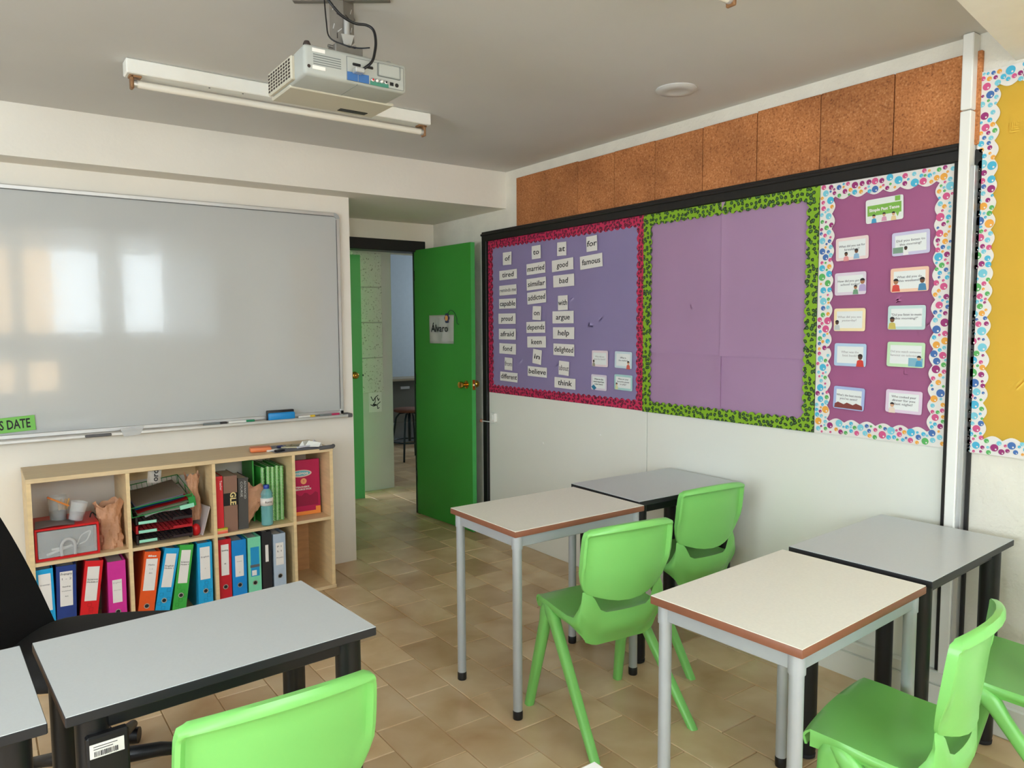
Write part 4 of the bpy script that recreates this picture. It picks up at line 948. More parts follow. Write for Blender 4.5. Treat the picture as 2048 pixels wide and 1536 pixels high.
# ------------------------------------------------------------------ bookcase
KX0, KX1, KY0, KY1, KZ = 0.164, 1.581, 3.870, 4.235, 0.786
bc = thing('bookcase', 'low pale wooden bookcase with eight compartments under the whiteboard', 'bookcase', (0, 0, 0))
TH = 0.018
box('top_panel', (KX0-0.002, KY0-0.002, KZ-0.020), (KX1+0.002, KY1, KZ), M['woodflat'], bc, bevel=0.001)
box('bottom_panel', (KX0, KY0-0.004, 0), (KX1+0.004, KY1, 0.018), M['woodflat'], bc, bevel=0.001)
DIV = [0.557, 0.945, 1.353]
for x in (KX0, KX1-TH): box('side_panel', (x, KY0, 0.018), (x+TH, KY1, KZ-0.02), M['wood'], bc)
for x in DIV: box('divider', (x, KY0, 0.018), (x+0.016, KY1, KZ-0.02), M['wood'], bc)
XS = [KX0+TH]+[v for x in DIV for v in (x, x+0.016)]+[KX1-TH]
SZ = 0.404
for k in range(4): box('shelf', (XS[2*k], KY0+0.002, SZ-0.016), (XS[2*k+1], KY1, SZ), M['woodflat'], bc)
box('back_rail', (XS[2], KY1-0.016, 0.665), (XS[3], KY1, KZ-0.02), M['wood'], bc)
box('back_panel', (XS[6]+0.055, KY1-0.012, 0.018), (XS[7], KY1, SZ-0.016), M['woodin'], bc)

# ---- lever arch files
INKS = {'t1': ['Grammar'], 't2': ['English', 'Oral']}
def folder(label, x, w_, h_, rgb, tilt, lab, ring=0.055, y=3.885, pattern=False, deep=0.265, zb=0.018, ring_white=False, lines=(), hd=None, glabel=None):
    """x = left edge of spine at its base; tilt>0 leans to the right; lab=(z0,z1,inset)"""
    t = thing('lever_arch_file', label, 'binder', (x if tilt <= 0 else x+w_*1.0, y, zb), group='lever arch files on the lower shelves')
    if tilt <= 0: t.rotation_euler = (0, R(tilt), 0); ox = 0
    else: t.rotation_euler = (0, R(tilt), 0); ox = -w_
    key = 'file_%d_%d_%d' % rgb; m = colmat(key, rgb, 0.4, noise=0.05, nscale=30)
    bm = BM(); add_box(bm, (ox, 0, 0), (ox+w_, 0.003, h_)); add_box(bm, (ox, 0.003, 0), (ox+0.003, deep, h_)); add_box(bm, (ox+w_-0.003, 0.003, 0), (ox+w_, deep, h_)); obj('cover', bm, m, t)
    box('paper_block', (ox+0.005, 0.012, 0.004), (ox+w_-0.005, deep-0.012, h_-0.016), M['paper'], t)
    if lab:
        z0, z1, ins = lab
        l = box('spine_label', (ox+ins, -0.0012, z0), (ox+w_-ins, 0, z1), M['card'], t)
        cx = ox+w_/2
        for (dz, s, sz, im) in lines:
            text('label_lettering', s, sz, (cx, -0.0018, z1-dz), M[im], l, width=min(w_-2*ins-0.006, sz*0.55*len(s)))
    if hd: text('brand_lettering', hd[0], 0.012, (ox+w_/2, -0.0008, hd[1]), M['card'], t, width=w_*0.6, bold=0.0005)
    if ring:
        bm = BM(); add_lathe(bm, [(0.0125, 0), (0.0125, -0.002), (0.009, -0.002), (0.009, 0.0)], 22, 0, (ox+w_/2, 0, ring), 'Y'); r = obj('finger_ring', bm, M['steel'], t, smooth=True, auto=40)
        bm = BM(); add_lathe(bm, [(0.009, -0.0008), (0.001, -0.0010)], 18, 0, (ox+w_/2, 0, ring), 'Y'); obj('finger_hole', bm, M['paper'] if ring_white else M['blackplastic'], r)
    if pattern:
        bm = BM(); rnd = random.Random(int(x*1000))
        for k in range(7):
            zz = 0.006+0.022*k; xx = ox+0.006+rnd.random()*(w_-0.03)
            if abs(zz+0.008-ring) < 0.018: xx = ox+0.004 if k % 2 else ox+w_-0.022
            a, b_, c = 0.017, 0.015, 0.0012
            for lo, hi in (((xx, zz), (xx+a, zz+c)), ((xx, zz+b_), (xx+a, zz+b_+c)), ((xx, zz), (xx+c, zz+b_)), ((xx+a-c, zz), (xx+a, zz+b_+c))):
                add_box(bm, (lo[0], -0.0006, lo[1]), (hi[0], 0.0004, hi[1]))
        d = tuple(int(v*0.72) for v in rgb); obj('embossed_squares', bm, colmat('emb_%d_%d_%d' % d, d), t)
    return t
two = lambda a, b_: [(0.060, a, 0.011, 'ink'), (0.072, b_, 0.010, 'ink')]
folder('light blue binder at the far left of the lower shelf', 0.184, 0.067, 0.352, (22, 158, 214), -0.5, (0.16, 0.33, 0.010), 0.10, pattern=True, lines=[(0.05, 'Grammar', 0.010, 'greyink')])
folder('navy blue binder with a white finger hole, first compartment', 0.251, 0.078, 0.352, (32, 58, 128), 1.6, (0.165, 0.325, 0.014), 0.085, ring_white=True, lines=[(0.012, 'Primary', 0.017, 'ink'), (0.034, '1 - 2', 0.014, 'greyink'), (0.07, 'Reading', 0.008, 'ink'), (0.09, 'Worksheets', 0.007, 'greyink'), (0.115, 'Art', 0.008, 'ink')])
folder('red binder leaning in first compartment between navy and magenta', 0.331, 0.073, 0.352, (214, 24, 34), 7.5, (0.165, 0.325, 0.012), 0.08, pattern=True, lines=two('Science', 'Module 2'))
folder('magenta binder at the right of the first compartment', 0.463, 0.076, 0.334, (206, 46, 148), 0.4, (0.135, 0.245, 0.018), 0.090, lines=[(0.014, 'English', 0.009, 'fadedink'), (0.05, 'Stories', 0.008, 'fadedink')])
folder('orange leaning binder at the left of the second compartment', 0.577, 0.071, 0.350, (226, 86, 30), 8.2, (0.160, 0.315, 0.010), 0.085, lines=[(0.03, 'Maths', 0.010, 'greyink'), (0.05, '1-2', 0.009, 'fadedink'), (0.07, 'Art', 0.009, 'ink')], hd=('files', 0.328))
folder('light blue leaning binder between the orange and green ones', 0.652, 0.066, 0.352, (22, 158, 214), 10.5, (0.160, 0.325, 0.010), 0.095, pattern=True, lines=two('English', 'Module 1'))
folder('green leaning binder in the second compartment', 0.733, 0.063, 0.356, (58, 166, 66), 8.5, (0.165, 0.330, 0.010), 0.105, pattern=True, lines=two('Science', 'Module 4'))
folder('light blue upright binder at the right of the second compartment', 0.862, 0.069, 0.352, (22, 158, 214), 0.6, (0.165, 0.330, 0.011), 0.105, pattern=True, lines=[(0.05, 'English', 0.010, 'greyink'), (0.11, '4', 0.01, 'fadedink')])
folder('dark red binder at the left of the third compartment', 0.963, 0.062, 0.352, (190, 24, 40), 0.5, (0.165, 0.325, 0.012), 0.105, lines=[(0.03, 'Speaking', 0.011, 'ink'), (0.1, 'II', 0.011, 'ink')])
folder('bright blue plain binder beside the mint one, third compartment', 1.030, 0.072, 0.336, (12, 132, 206), 0.2, (0.145, 0.255, 0.015), 0.100, lines=[(0.03, 'Drama', 0.009, 'fadedink'), (0.09, 'T', 0.011, 'greyink')])
tm = folder('mint green binder with blue label in the third compartment', 1.111, 0.066, 0.338, (120, 208, 168), 0.2, None, 0.095)
box('blue_label', (-0.053, -0.0012, 0.13), (-0.009, 0, 0.285), colmat('label_blue', (24, 142, 196)), tm)
box('label_band', (-0.056, -0.0018, 0.178), (-0.008, -0.001, 0.192), M['greyrubber'], tm)
box('white_patch', (-0.048, -0.0020, 0.135), (-0.024, -0.001, 0.162), M['card'], tm)
folder('narrow black binder in the third compartment', 1.184, 0.050, 0.355, (34, 34, 38), 0.2, (0.195, 0.285, 0.017), None)
folder('pale grey blue binder at the right of third compartment', 1.244, 0.065, 0.334, (170, 186, 204), 0.2, (0.165, 0.285, 0.012), 0.105, lines=[(0.02, 'P 1', 0.013, 'ink'), (0.045, 'L 1', 0.013, 'ink'), (0.08, 'Phonics', 0.009, 'greyink')], hd=None)

# ---- upper shelf: red drawer box
S0 = SZ+0.0005
t = thing('drawer_box', 'red plastic storage box with clear drawer in the first upper compartment', 'drawer unit', (0.312, 3.885, S0))
w2, d2, h2 = 0.127, 0.26, 0.148
bm = BM(); add_box(bm, (-w2, 0, 0), (w2, d2, 0.012), bevel=0.002); add_box(bm, (-w2, 0, h2-0.010), (w2, d2, h2), bevel=0.002); add_box(bm, (-w2, 0, 0.01), (-w2+0.009, d2, h2-0.008)); add_box(bm, (w2-0.009, 0, 0.01), (w2, d2, h2-0.008)); add_box(bm, (-w2, d2-0.008, 0.01), (w2, d2, h2-0.008)); obj('casing', bm, M['red'], t)
bm = BM(); add_box(bm, (-w2+0.011, -0.004, 0.014), (w2-0.011, 0.001, h2-0.012), bevel=0.002); dr = obj('drawer', bm, M['clear'], t)
bez('drawer_handle', [(-0.026, -0.008, 0.016), (-0.027, -0.012, 0.06), (-0.018, -0.014, 0.083), (0.0, -0.014, 0.092), (0.018, -0.014, 0.083), (0.027, -0.012, 0.06), (0.026, -0.008, 0.016)], 0.007, M['frost'], dr)
box('drawer_lining', (-w2+0.014, 0.10, 0.014), (w2-0.014, 0.105, h2-0.014), colmat('dim_grey', (96, 96, 100)), t)
box('drawer_floor', (-w2+0.014, 0.004, 0.012), (w2-0.014, 0.10, 0.016), colmat('dim_grey', (96, 96, 100)), t)
t2 = thing('scissors', 'white scissors inside the clear red-framed drawer', 'scissors', (0.31, 3.91, S0+0.02))
bm = BM(); add_tube(bm, [(-0.08, 0, 0.0), (0.02, 0, 0.03)], 0.006, 8); add_tube(bm, [(-0.06, 0.01, 0.02), (0.04, 0.01, 0.025)], 0.005, 8); obj('blades', bm, M['white'], t2)
bez('finger_loops', [(0.04, 0, 0.03), (0.06, 0, 0.07), (0.095, 0, 0.085), (0.08, 0, 0.045), (0.05, 0, 0.03)], 0.003, M['white'], t2)
bm = BM(); grid(bm, 12, 8, lambda u, v: (-0.125+0.155*u+0.01*v, 0.0+0.12*v, h2+0.001+0.006*math.sin(u*3+v)+0.004*v))
bmesh.ops.solidify(bm, geom=bm.faces[:], thickness=0.004)
tag(obj('grey_cloth', bm, colmat('grey_cloth', (178, 170, 170), 0.8), smooth=True, loc=(0.312, 3.89, S0)), 'folded grey cloth lying on the red drawer box', 'cloth')
def cup(label, x, y, z, r, h_, tilt, az, stuff):
    t = thing('pencil_cup', label, 'cup', (x, y, z)); t.rotation_euler = (Matrix.Rotation(az, 4, 'Z') @ Matrix.Rotation(tilt, 4, 'Y')).to_euler()
    bm = BM(); add_lathe(bm, [(r*0.8, 0), (r*0.82, 0.002), (r, h_), (r-0.002, h_), (r*0.8-0.001, 0.004)], 28); bm.faces.ensure_lookup_table()
    obj('cup_wall', bm, M['clear'], t, smooth=True, auto=40)
    bm = BM(); add_lathe(bm, [(r*0.78, 0.003), (r*0.8, h_*0.38), (r*0.5, h_*0.42), (0.001, h_*0.42)], 16); obj('contents', bm, stuff, t, smooth=True)
    return t
cup('clear pencil cup with dark contents behind, on the red drawer box', 0.290, 4.02, S0+h2+0.001, 0.042, 0.115, 0, 0, colmat('dim_purple', (84, 70, 78)))
cup('clear pencil cup tilted in front, on the red drawer box', 0.352, 3.945, S0+h2+0.010, 0.036, 0.085, R(14), 0, colmat('dim_mauve', (150, 128, 132)))
t = thing('orange_pencil', 'orange pencil sticking out of the clear cups', 'pencil', (0.330, 3.965, S0+h2+0.075)); t.rotation_euler = (0, R(-58), R(8))
bm = BM(); add_tube(bm, [(0, 0, 0), (0, 0, 0.085)], 0.0042, 6); obj('shaft', bm, colmat('pencil_orange', (232, 142, 66)), t)
bm = BM(); add_tube(bm, [(0, 0, 0.085), (0, 0, 0.10)], 0.0045, 6); obj('pencil_end', bm, colmat('pencil_end', (206, 110, 50)), t)
for k in range(4):
    bm = BM(); add_tube(bm, [(0, 0, 0), (0.002*k, 0.0, 0.05)], 0.005, 6)
    o = tag(obj('wooden_crayon', bm, colmat('wood_crayon', (222, 176, 112)), loc=(0.295+0.009*k, 4.0+0.008*(k % 2), S0+h2+0.053)), 'pale wooden crayon in the rear clear cup, %s of four' % ('leftmost', 'second from left', 'second from right', 'rightmost')[k], 'crayon', 'pale crayons in the rear cup'); o.rotation_euler = (0, R(-6+5*k), 0)
# brown paper bags
def bag(label, loc, w_, d_, h_, lean=(0, 0), seed=1, rx=0.0, ry=0.0, rz=0.0, pinch=0.0, top=1.0, name='paper_bag'):
    rnd = random.Random(seed); bm = BM(); n, rows_ = 36, 20; ring = []
    off = [rnd.uniform(0, 6.28) for _ in range(8)]
    for j in range(rows_):
        v = j/(rows_-1); r_ = []
        for k in range(n):
            a = 2*math.pi*k/n; c, s = math.cos(a), math.sin(a)
            e = (abs(c)**3.2+abs(s)**3.2)**(-1/3.2)
            sc_ = 1.0-pinch*math.exp(-((v-0.66)/0.16)**2)+0.05*math.sin(v*7+off[0])
            if v > 0.9: sc_ *= 1+(v-0.9)*1.5*top
            cr = 0.06*math.sin(a*5+off[1]+v*6)+0.055*math.sin(a*9+off[2]-v*11)+0.04*math.sin(a*13+off[3]+v*23)+rnd.uniform(-0.045, 0.045)
            x = c*e*w_/2*sc_*(1+cr); y = s*e*d_/2*sc_*(1+cr)*(1-0.45*v)
            z = h_*v+(0.014*math.sin(a*3+off[4])+0.008*math.sin(a*7+off[5]))*(v**4)
            r_.append(bm.verts.new((x+lean[0]*v, y+lean[1]*v, z)))
        ring.append(r_)
    for a, b_ in zip(ring[:-1], ring[1:]):
        for k in range(n): bm.faces.new((a[k], a[(k+1) % n], b_[(k+1) % n], b_[k]))
    bm.faces.new(ring[0][::-1])
    o = obj(name, bm, M['bag'], smooth=True, auto=16, loc=loc, rot=(rx, ry, rz)); tag(o, label, 'paper bag'); return o
bag('crumpled brown paper bag standing right of the red drawer box', (0.492, 3.97, S0), 0.100, 0.09, 0.215, seed=3, pinch=0.05)
bag('thin twisted brown paper bag right of the file trays', (0.888, 3.99, S0+0.070), 0.056, 0.06, 0.225, lean=(-0.012, 0), seed=9, pinch=0.30, top=2.0)
bag('brown paper bag leaning right against the green notebooks', (1.065, 3.935, S0+0.010), 0.115, 0.05, 0.232, seed=5, pinch=-0.05, top=0.1, ry=R(30))
bez('wire', [(0.43, 4.0, S0+0.09), (0.415, 4.0, S0+0.13), (0.425, 4.0, S0+0.17), (0.445, 4.0, S0+0.15)], 0.003, M['blackplastic'])
tag(bpy.data.objects['wire'], 'short black loop of cable between the red box and paper bag', 'cable')
# ---- stacked file trays
def tray(label, z, rgb, tilt=0.0, dx=0.0, tag_rgb=(150, 216, 190), hole=(120, 110, 112)):
    t = thing('file_tray', label, 'file tray', (0.722+dx, 3.895, z), group='stacked file trays'); t.rotation_euler = (0, tilt, 0)
    m = colmat('tray_%d_%d_%d' % rgb, rgb, 0.35); hx_, dd = 0.128, 0.30
    bm = BM()
    nx = 12
    for k in range(nx+1):
        x = -hx_+0.004+k*(2*hx_-0.012)/nx; add_box(bm, (x, 0.0, 0.0), (x+0.0045, dd, 0.003))
    for k in range(12): add_box(bm, (-hx_, 0.0+k*dd/12, 0.0), (hx_, 0.006+k*dd/12, 0.003))
    obj('perforated_base', bm, m, t)
    bm = BM(); add_box(bm, (-hx_, 0, 0), (-hx_+0.003, dd, 0.036)); add_box(bm, (hx_-0.003, 0, 0), (hx_, dd, 0.036)); add_box(bm, (-hx_, dd-0.003, 0), (hx_, dd, 0.036))
    add_box(bm, (hx_-0.09, -0.002, 0.0), (hx_, 0.001, 0.014), bevel=0.001); add_box(bm, (-hx_, -0.002, 0.0), (-hx_+0.01, 0.004, 0.04), bevel=0.001); obj('tray_walls', bm, m, t)
    box('tray_label', (-hx_+0.012, -0.006, 0.002), (-hx_+0.092, -0.002, 0.016), colmat('tag_%d' % tag_rgb[0], tag_rgb), t, bevel=0.001)
    return t
tray('black perforated file tray at the bottom of the stack', S0+0.012, (40, 28, 34))
tray('dark red perforated file tray in the middle of the stack', S0+0.058, (176, 24, 36))
tray('black perforated file tray directly above the red one', S0+0.102, (40, 30, 34))
for s in (-1, 1):
    for y in (3.91, 4.17):
        pass
box_ = thing('tray_riser', 'black tray stand feet under the stacked file trays', 'tray stand', (0.722, 3.895, S0))
for x_ in (-0.125, 0.115):
    for y_ in (0.01, 0.28): box('foot', (x_, y_, 0), (x_+0.010, y_+0.012, 0.0115), M['blackplastic'], box_)
# top green wire tray heaped with folders, tilted
t = thing('wire_tray', 'green wire tray tilted on top of the file trays, heaped with papers', 'file tray', (0.720, 3.893, S0+0.158)); t.rotation_euler = (R(3), R(-7), 0)
gm = colmat('tray_green', (40, 140, 66), 0.35)
bm = BM()
for z_ in (0.0, 0.046):
    P = [(-0.140, 0, z_), (0.140, 0, z_), (0.140, 0.30, z_+0.035), (-0.135, 0.30, z_+0.035)]
    for a, b_ in zip(P, P[1:]+P[:1]): add_tube(bm, [a, b_], 0.0022, 6)
for k in range(12): x = -0.13+k*0.024; add_tube(bm, [(x, 0.30, 0.035), (x, 0.30, 0.081)], 0.0012, 5)
for (x, y, z_) in ((-0.14, 0, 0), (0.14, 0, 0), (0.14, 0.15, 0.017), (0.14, 0.3, 0.035)): add_tube(bm, [(x, y, z_), (x, y, z_+0.046)], 0.002, 6)
obj('wire_frame', bm, gm, t)
box('tray_end', (0.118, -0.006, -0.016), (0.150, 0.06, 0.034), gm, t, bevel=0.003); box('tray_label', (0.072, -0.009, -0.018), (0.138, -0.005, 0.002), colmat('tag_150', (150, 216, 190)), t)
def slab(name, label, cat, dz, rgb, w_, dp, th, ry, rz=0.0, dx=0.0, dy=0.0, group='papers and folders heaped in the wire tray', wav=0.002):
    bm = BM(); grid(bm, 14, 10, lambda u, v: ((u-0.5)*w_, v*dp, wav*math.sin(u*6+v*2)+0.004*v))
    bmesh.ops.solidify(bm, geom=bm.faces[:], thickness=th)
    o = obj(name, bm, colmat('s_%d_%d_%d' % rgb, rgb, 0.45), smooth=True, auto=40, loc=(0.72+dx, 3.897+dy, S0+dz), rot=(R(4), R(ry), R(rz))); return tag(o, label, cat, group)
slab('paper_sheaf', 'curling white paper sheaf sticking out under the green wire tray', 'papers', 0.152, (228, 232, 230), 0.20, 0.2, 0.004, -9, 0, 0.015, -0.014, wav=0.006)
slab('paper_sheaf', 'white paper sheaf with green edges directly under the red folder', 'papers', 0.166, (196, 216, 186), 0.235, 0.22, 0.004, -9, 0, 0.0, -0.006)
slab('plastic_folder', 'red plastic folder in the heap on the file trays', 'folder', 0.178, (212, 40, 44), 0.235, 0.24, 0.006, -10, 0, 0.0, -0.004)
slab('plastic_folder', 'blue plastic folder above the red one in the heap', 'folder', 0.192, (34, 136, 186), 0.225, 0.24, 0.005, -9, 0, -0.012, 0.0)
slab('plastic_folder', 'second blue folder with lilac flap in the heap', 'folder', 0.199, (120, 160, 200), 0.22, 0.24, 0.003, -9, 0, -0.014, 0.002)
slab('paper_sheaf', 'lavender paper sheet near the top of the heap', 'papers', 0.205, (206, 200, 224), 0.22, 0.24, 0.003, -9, 0, -0.014, 0.0)
slab('envelope_stack', 'brownish clear plastic wallet lying on top of the heap', 'folder', 0.210, (176, 164, 150), 0.222, 0.27, 0.003, -9, 0, -0.01, 0.004)
# word strip hanging over the second compartment
t = thing('paper_strip', 'white paper strip with lettering hanging over the tray heap', 'paper strip', (0.682, KY0+0.004, 0.70)); t.rotation_euler = (0, R(5), 0)
bm = BM(); grid(bm, 4, 12, lambda u, v: ((u-0.5)*0.060, 0.012*(1-v)**2+0.018, v*0.066)); bmesh.ops.solidify(bm, geom=bm.faces[:], thickness=0.0008); obj('strip', bm, M['paper'], t, smooth=True)
text('strip_lettering', 'ord', 0.038, (0.004, 0.0155, 0.038), M['ink'], t, rot=(R(90), R(-90), 0), width=0.056, bold=0.0006)
# grey card leaning at the right of the trays
t = box('grey_folder', (-0.003, 0, 0), (0.003, 0.12, 0.145), colmat('grey_card', (176, 166, 164)), None, bevel=0.0006); t.location = (0.897, 3.90, S0+0.001); t.rotation_euler = (0, R(17), R(12)); tag(t, 'thin grey card folder leaning right of the file trays', 'folder')
bm = BM(); add_lathe(bm, [(0.012, 0), (0.020, 0.012), (0.021, 0.035), (0.016, 0.05), (0.006, 0.058)], 16)
tag(obj('red_cup', bm, M['red'], smooth=True, loc=(0.872, 3.93, S0+0.012)), 'small red plastic lid holder right of the red tray', 'cup'); bpy.data.objects['red_cup'].location.z = S0
# ---- third compartment books
def book(name, label, x, w_, h_, d_, y, rgb, tilt=0.0, pages=True, hinge=0):
    t = thing(name, label, 'book', (x, y, S0)); t.rotation_euler = (0, R(tilt), 0)
    bm = BM(); add_box(bm, (0, 0, 0), (w_, 0.003, h_)); add_box(bm, (0, 0.003, 0), (0.002, d_, h_)); add_box(bm, (w_-0.002, 0.003, 0), (w_, d_, h_)); obj('cover', bm, colmat('bk_%d_%d_%d' % rgb, rgb, 0.5), t)
    box('pages', (0.002, 0.003, 0.003), (w_-0.002, d_-0.004, h_-0.004), colmat('pages', (196, 186, 170)), t); return t
t = book('thin_book', 'thin red book at the left of the third upper compartment', 0.9625, 0.036, 0.292, 0.17, 3.887, (206, 36, 44))
text('spine_lettering', 'Teacher', 0.016, (0.026, -0.001, 0.245), M['card'], t, rot=(R(90), R(90), 0), width=0.05)
t = book('dictionary', 'thick brown dictionary with black band lettered GLE', 1.0, 0.068, 0.288, 0.20, 3.892, (134, 100, 84), 0.6)
box('spine_band', (-0.0004, -0.0012, 0.135), (0.0685, 0.0, 0.200), M['blackplastic'], t); text('spine_lettering', 'GLE', 0.040, (0.045, -0.0018, 0.170), colmat('gold_ink', (226, 204, 140)), t, rot=(R(90), R(90), 0), width=0.066, bold=0.001)
t = book('dictionary', 'dark grey book leaning right of the brown dictionary', 1.074, 0.050, 0.268, 0.19, 3.90, (74, 72, 70), 1.0)
text('spine_lettering', 'ADVANCED', 0.015, (0.034, -0.001, 0.205), colmat('silver_ink', (190, 190, 186)), t, rot=(R(90), R(90), 0), width=0.095); text('spine_lettering', 'COURSE', 0.015, (0.016, -0.001, 0.21), M['silver_ink'], t, rot=(R(90), R(90), 0), width=0.08)
# spiral notebooks
NG = [1.222, 1.248, 1.272, 1.296, 1.320]
for k, x in enumerate(NG):
    pos = ['leftmost', 'second from left', 'middle', 'second from right', 'rightmost'][k]
    t = thing('spiral_notebook', 'green spiral notebook, %s of the five standing together' % pos, 'notebook', (x, 3.955 if k else 3.965, S0), group='green spiral notebooks')
    t.rotation_euler = (0, R(0.6), R(0 if k else 4))
    hn = 0.298+0.004*(k % 2)
    box('front_cover', (-0.007, 0.006, 0), (-0.004, 0.22, hn), colmat('note_green', (52, 150, 56), 0.35), t); box('pages', (-0.004, 0.008, 0.003), (0.006, 0.218, hn-0.003), M['paper'], t); box('back_cover', (0.006, 0.006, 0), (0.009, 0.22, hn), M['note_green'], t)
    bm = BM()
    for q in range(36):
        z = 0.006+q*(hn-0.012)/35; add_tube(bm, [(0.001+0.0105*math.cos(a), 0.006+0.010*math.sin(a), z) for a in (R(190), R(230), R(270), R(310), R(350))], 0.0023, 5)
    o = obj('spiral_wire', bm, colmat('wire_green', (158, 220, 138), 0.4), t); o['kind'] = 'stuff'
t = book('thin_book', 'tall green folder behind the spiral notebooks', 1.188, 0.008, 0.33, 0.19, 4.02, (60, 160, 64))
# water bottle
t = thing('water_bottle', 'small water bottle with blue cap in the third upper compartment', 'bottle', (1.224, 3.905, S0))
bm = BM(); pr = [(0.024, 0), (0.030, 0.004)]
for k in range(9): pr += [(0.0315, 0.010+k*0.011), (0.0295, 0.0155+k*0.011)]
pr += [(0.032, 0.11), (0.032, 0.150), (0.030, 0.158), (0.032, 0.168), (0.026, 0.182), (0.016, 0.194), (0.0125, 0.200), (0.0125, 0.21)]
add_lathe(bm, pr, 30); obj('bottle_body', bm, M['bottle'], t, smooth=True, auto=60)
bm = BM(); add_lathe(bm, [(0.0325, 0.108), (0.0327, 0.148)], 30, 0); lb = obj('bottle_label', bm, M['card'], t, smooth=True)
bm = BM(); add_lathe(bm, [(0.0148, 0.196), (0.0152, 0.198), (0.0152, 0.213), (0.0135, 0.216), (0.001, 0.216)], 20); obj('cap', bm, colmat('cap_blue', (34, 66, 160), 0.3), t, smooth=True, auto=40)
text('label_lettering', 'font', 0.018, (-0.002, -0.0338, 0.128), M['ink'], lb, width=0.036)
for k, (rgb, lb_) in enumerate((((232, 96, 74), 'coral sticky note pad at the bottom of the small pile'), ((240, 150, 110), 'peach sticky note pad in the middle of the small pile'), ((190, 188, 60), 'lime sticky note pad on top of the small pile'))):
    o = box('sticky_note_pad', (0, 0, 0), (0.05, 0.05, 0.0085), colmat('pad_%d' % rgb[0], rgb), None, bevel=0.0005); o.location = (0.9625, 3.8725, S0+0.009*k); tag(o, lb_, 'note pad', 'sticky note pads')
# magenta teacher pack
t = thing('resource_box', "magenta teacher's resource pack standing in the fourth upper compartment", 'book', (1.372, 3.985, S0+0.002)); t.rotation_euler = (R(-3), R(0.6), 0)
box('cover', (0, 0, 0), (0.178, 0.03, 0.306), colmat('pack_magenta', (186, 28, 84), 0.35), t, bevel=0.001); box('orange_base_strip', (0.0, -0.001, 0.0), (0.178, 0.0, 0.020), colmat('strip_orange', (246, 150, 70)), t); box('orange_corner', (0.150, -0.0015, 0.0), (0.178, -0.0008, 0.042), M['strip_orange'], t)
bm = BM(); add_poly(bm, circ(0.070, 0.232, 0.062, 0.020, 26), -0.0012, 0.001); o = obj('logo_oval', bm, colmat('logo_cream', (232, 206, 196)), t)
bm = BM(); add_poly(bm, circ(0.070, 0.233, 0.054, 0.015, 26), -0.0018, 0.001); obj('logo_blue', bm, colmat('logo_blue', (104, 186, 206)), t)
text('logo_lettering', 'amigos', 0.024, (0.068, -0.0022, 0.233), M['card'], t, width=0.088, bold=0.0008)
bm = BM(); add_poly(bm, circ(0.085, 0.188, 0.017, 0.017, 22), -0.0012, 0.001); obj('number_disc', bm, colmat('disc_peach', (240, 170, 120)), t); text('number_lettering', '1', 0.02, (0.085, -0.0016, 0.188), M['pack_magenta'], t)
text('title_lettering', "TEACHER'S", 0.012, (0.078, -0.0008, 0.156), M['card'], t, width=0.078, bold=0.0006); text('title_lettering', 'RESOURCE PACK', 0.012, (0.078, -0.0008, 0.143), M['card'], t, width=0.100, bold=0.0006)
bm = BM(); add_poly(bm, [(0.01, 0.05), (0.165, 0.05)]+[(0.165-k*0.0155, 0.115+0.010*math.sin(k*1.7)) for k in range(11)], -0.0006, 0.0006); obj('printed_picture', bm, colmat('pack_dark', (150, 18, 66), 0.4), t)

# ---- things on top of the bookcase
TT = KZ+0.0004
t = thing('desk_pad', 'grey plastic sheet with dark end rod on the bookcase corner', 'plastic sheet', (1.46, 3.92, TT))
bm = BM(); grid(bm, 10, 8, lambda u, v: (-0.19+0.29*u-0.03*v, -0.045+0.24*v, 0.0015+0.002*math.sin(u*5))); bmesh.ops.solidify(bm, geom=bm.faces[:], thickness=0.0012); obj('sheet', bm, colmat('pad_grey', (166, 166, 180), 0.4), t, smooth=True)
bm = BM(); add_tube(bm, [(0.045, -0.055, 0.004), (0.122, -0.052, 0.006), (0.13, -0.04, 0.008)], 0.011, 12); obj('end_rod', bm, M['greyrubber'], t, smooth=True, auto=50)
bm = BM(); add_box(bm, (-0.055, -0.04, 0), (0.055, 0.04, 0.026), bevel=0.009, seg=2)
tag(obj('orange_pouch', bm, colmat('pouch_orange', (218, 122, 72), 0.4), smooth=True, loc=(1.225, 3.99, TT), rot=(0, 0, R(-12)), auto=40), 'orange foil packet lying on top of the bookcase', 'packet')
bm = BM(); add_box(bm, (-0.032, -0.016, 0), (0.032, 0.016, 0.010), bevel=0.003)
tag(obj('white_packet', bm, M['paper'], loc=(1.275, 3.955, TT+0.0002), rot=(0, 0, R(6))), 'small white packet in front of the orange one', 'packet')
bm = BM(); add_box(bm, (-0.026, -0.014, 0), (0.026, 0.014, 0.014), bevel=0.005, seg=2)
tag(obj('pencil_sharpener', bm, M['blackplastic'], smooth=True, loc=(1.300, 3.905, TT+0.0002), rot=(0, 0, R(18)), auto=40), 'small black and silver sharpener on the bookcase edge', 'sharpener')
bm = BM(); add_box(bm, (-0.016, -0.012, 0), (0.016, 0.012, 0.014), bevel=0.004)
tag(obj('glue_cap', bm, colmat('navy_plastic', (52, 60, 110)), loc=(1.345, 4.03, TT+0.0005)), 'small navy blue cap on the bookcase top', 'cap')
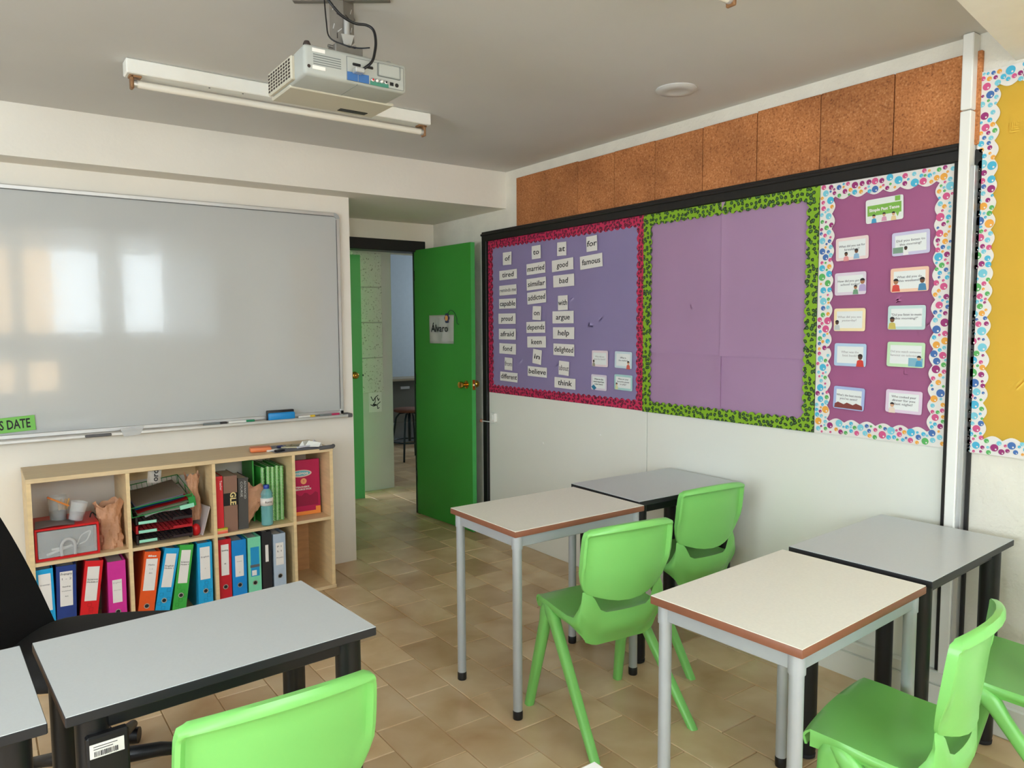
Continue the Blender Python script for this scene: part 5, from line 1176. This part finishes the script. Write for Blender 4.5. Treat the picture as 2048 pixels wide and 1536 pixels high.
for k, (x, y, a, rgb, L_, lb_) in enumerate(((1.39, 4.00, 60, (142, 118, 96), 0.10, 'brown pencil stub lying crosswise beside the metal scraps'), (1.37, 3.95, -35, (186, 180, 150), 0.09, 'pale pencil stub near the black sharpener'), (1.42, 4.02, -20, (150, 140, 110), 0.09, 'olive pencil at the back of the bookcase top'), (1.44, 3.93, 15, (214, 214, 222), 0.08, 'white pen cap lying flat on the grey sheet'))):
    bm = BM(); add_tube(bm, [(-L_/2, 0, 0.005), (L_/2, 0, 0.006)], 0.0045, 7); tag(obj('pencil', bm, colmat('pn_%d' % rgb[0], rgb), loc=(x, y, TT+0.004+0.002*(k % 2)), rot=(0, 0, R(a))), lb_, 'pencil', 'pencils on top of the bookcase')
for k, (x, y, a, lb_) in enumerate(((1.475, 3.99, 40, 'bright folded white paper scrap nearest the wall'), (1.50, 3.94, -50, 'folded white paper scrap near the rod'), (1.53, 4.0, 70, 'grey folded paper scrap at the right'))):
    bm = BM(); v = [bm.verts.new(p) for p in ((-0.045, -0.02, 0), (0.045, -0.02, 0.003), (0.045, 0.02, 0.003), (-0.045, 0.02, 0), (-0.03, 0.002, 0.032), (0.045, 0.002, 0.024))]
    for f in ((0, 1, 5, 4), (4, 5, 2, 3), (0, 4, 3), (1, 2, 5), (0, 3, 2, 1)): bm.faces.new([v[i] for i in f])
    tag(obj('paper_scrap', bm, M['white'] if k < 2 else M['pad_grey'], loc=(x, y, TT+0.0045), rot=(0, 0, R(a))), lb_, 'paper scrap', 'paper scraps on the bookcase')

# ------------------------------------------------------------------ fit lettering widths, turn lettering into plain meshes
bpy.context.view_layer.update()
dg = bpy.context.evaluated_depsgraph_get()
for o, wd in TEXTS:
    d = o.dimensions.x
    if d > 1e-5: o.scale.x = max(0.25, min(2.0, wd/d))
for o in [o for o in sc.objects if o.type == 'FONT']:
    me = bpy.data.meshes.new_from_object(o.evaluated_get(dg)); nm = o.name
    q = bpy.data.objects.new(nm, me); link(q, o.parent); q.location = o.location; q.rotation_euler = o.rotation_euler; q.scale = o.scale
    o.name = 'old'; q.name = nm; bpy.data.objects.remove(o)
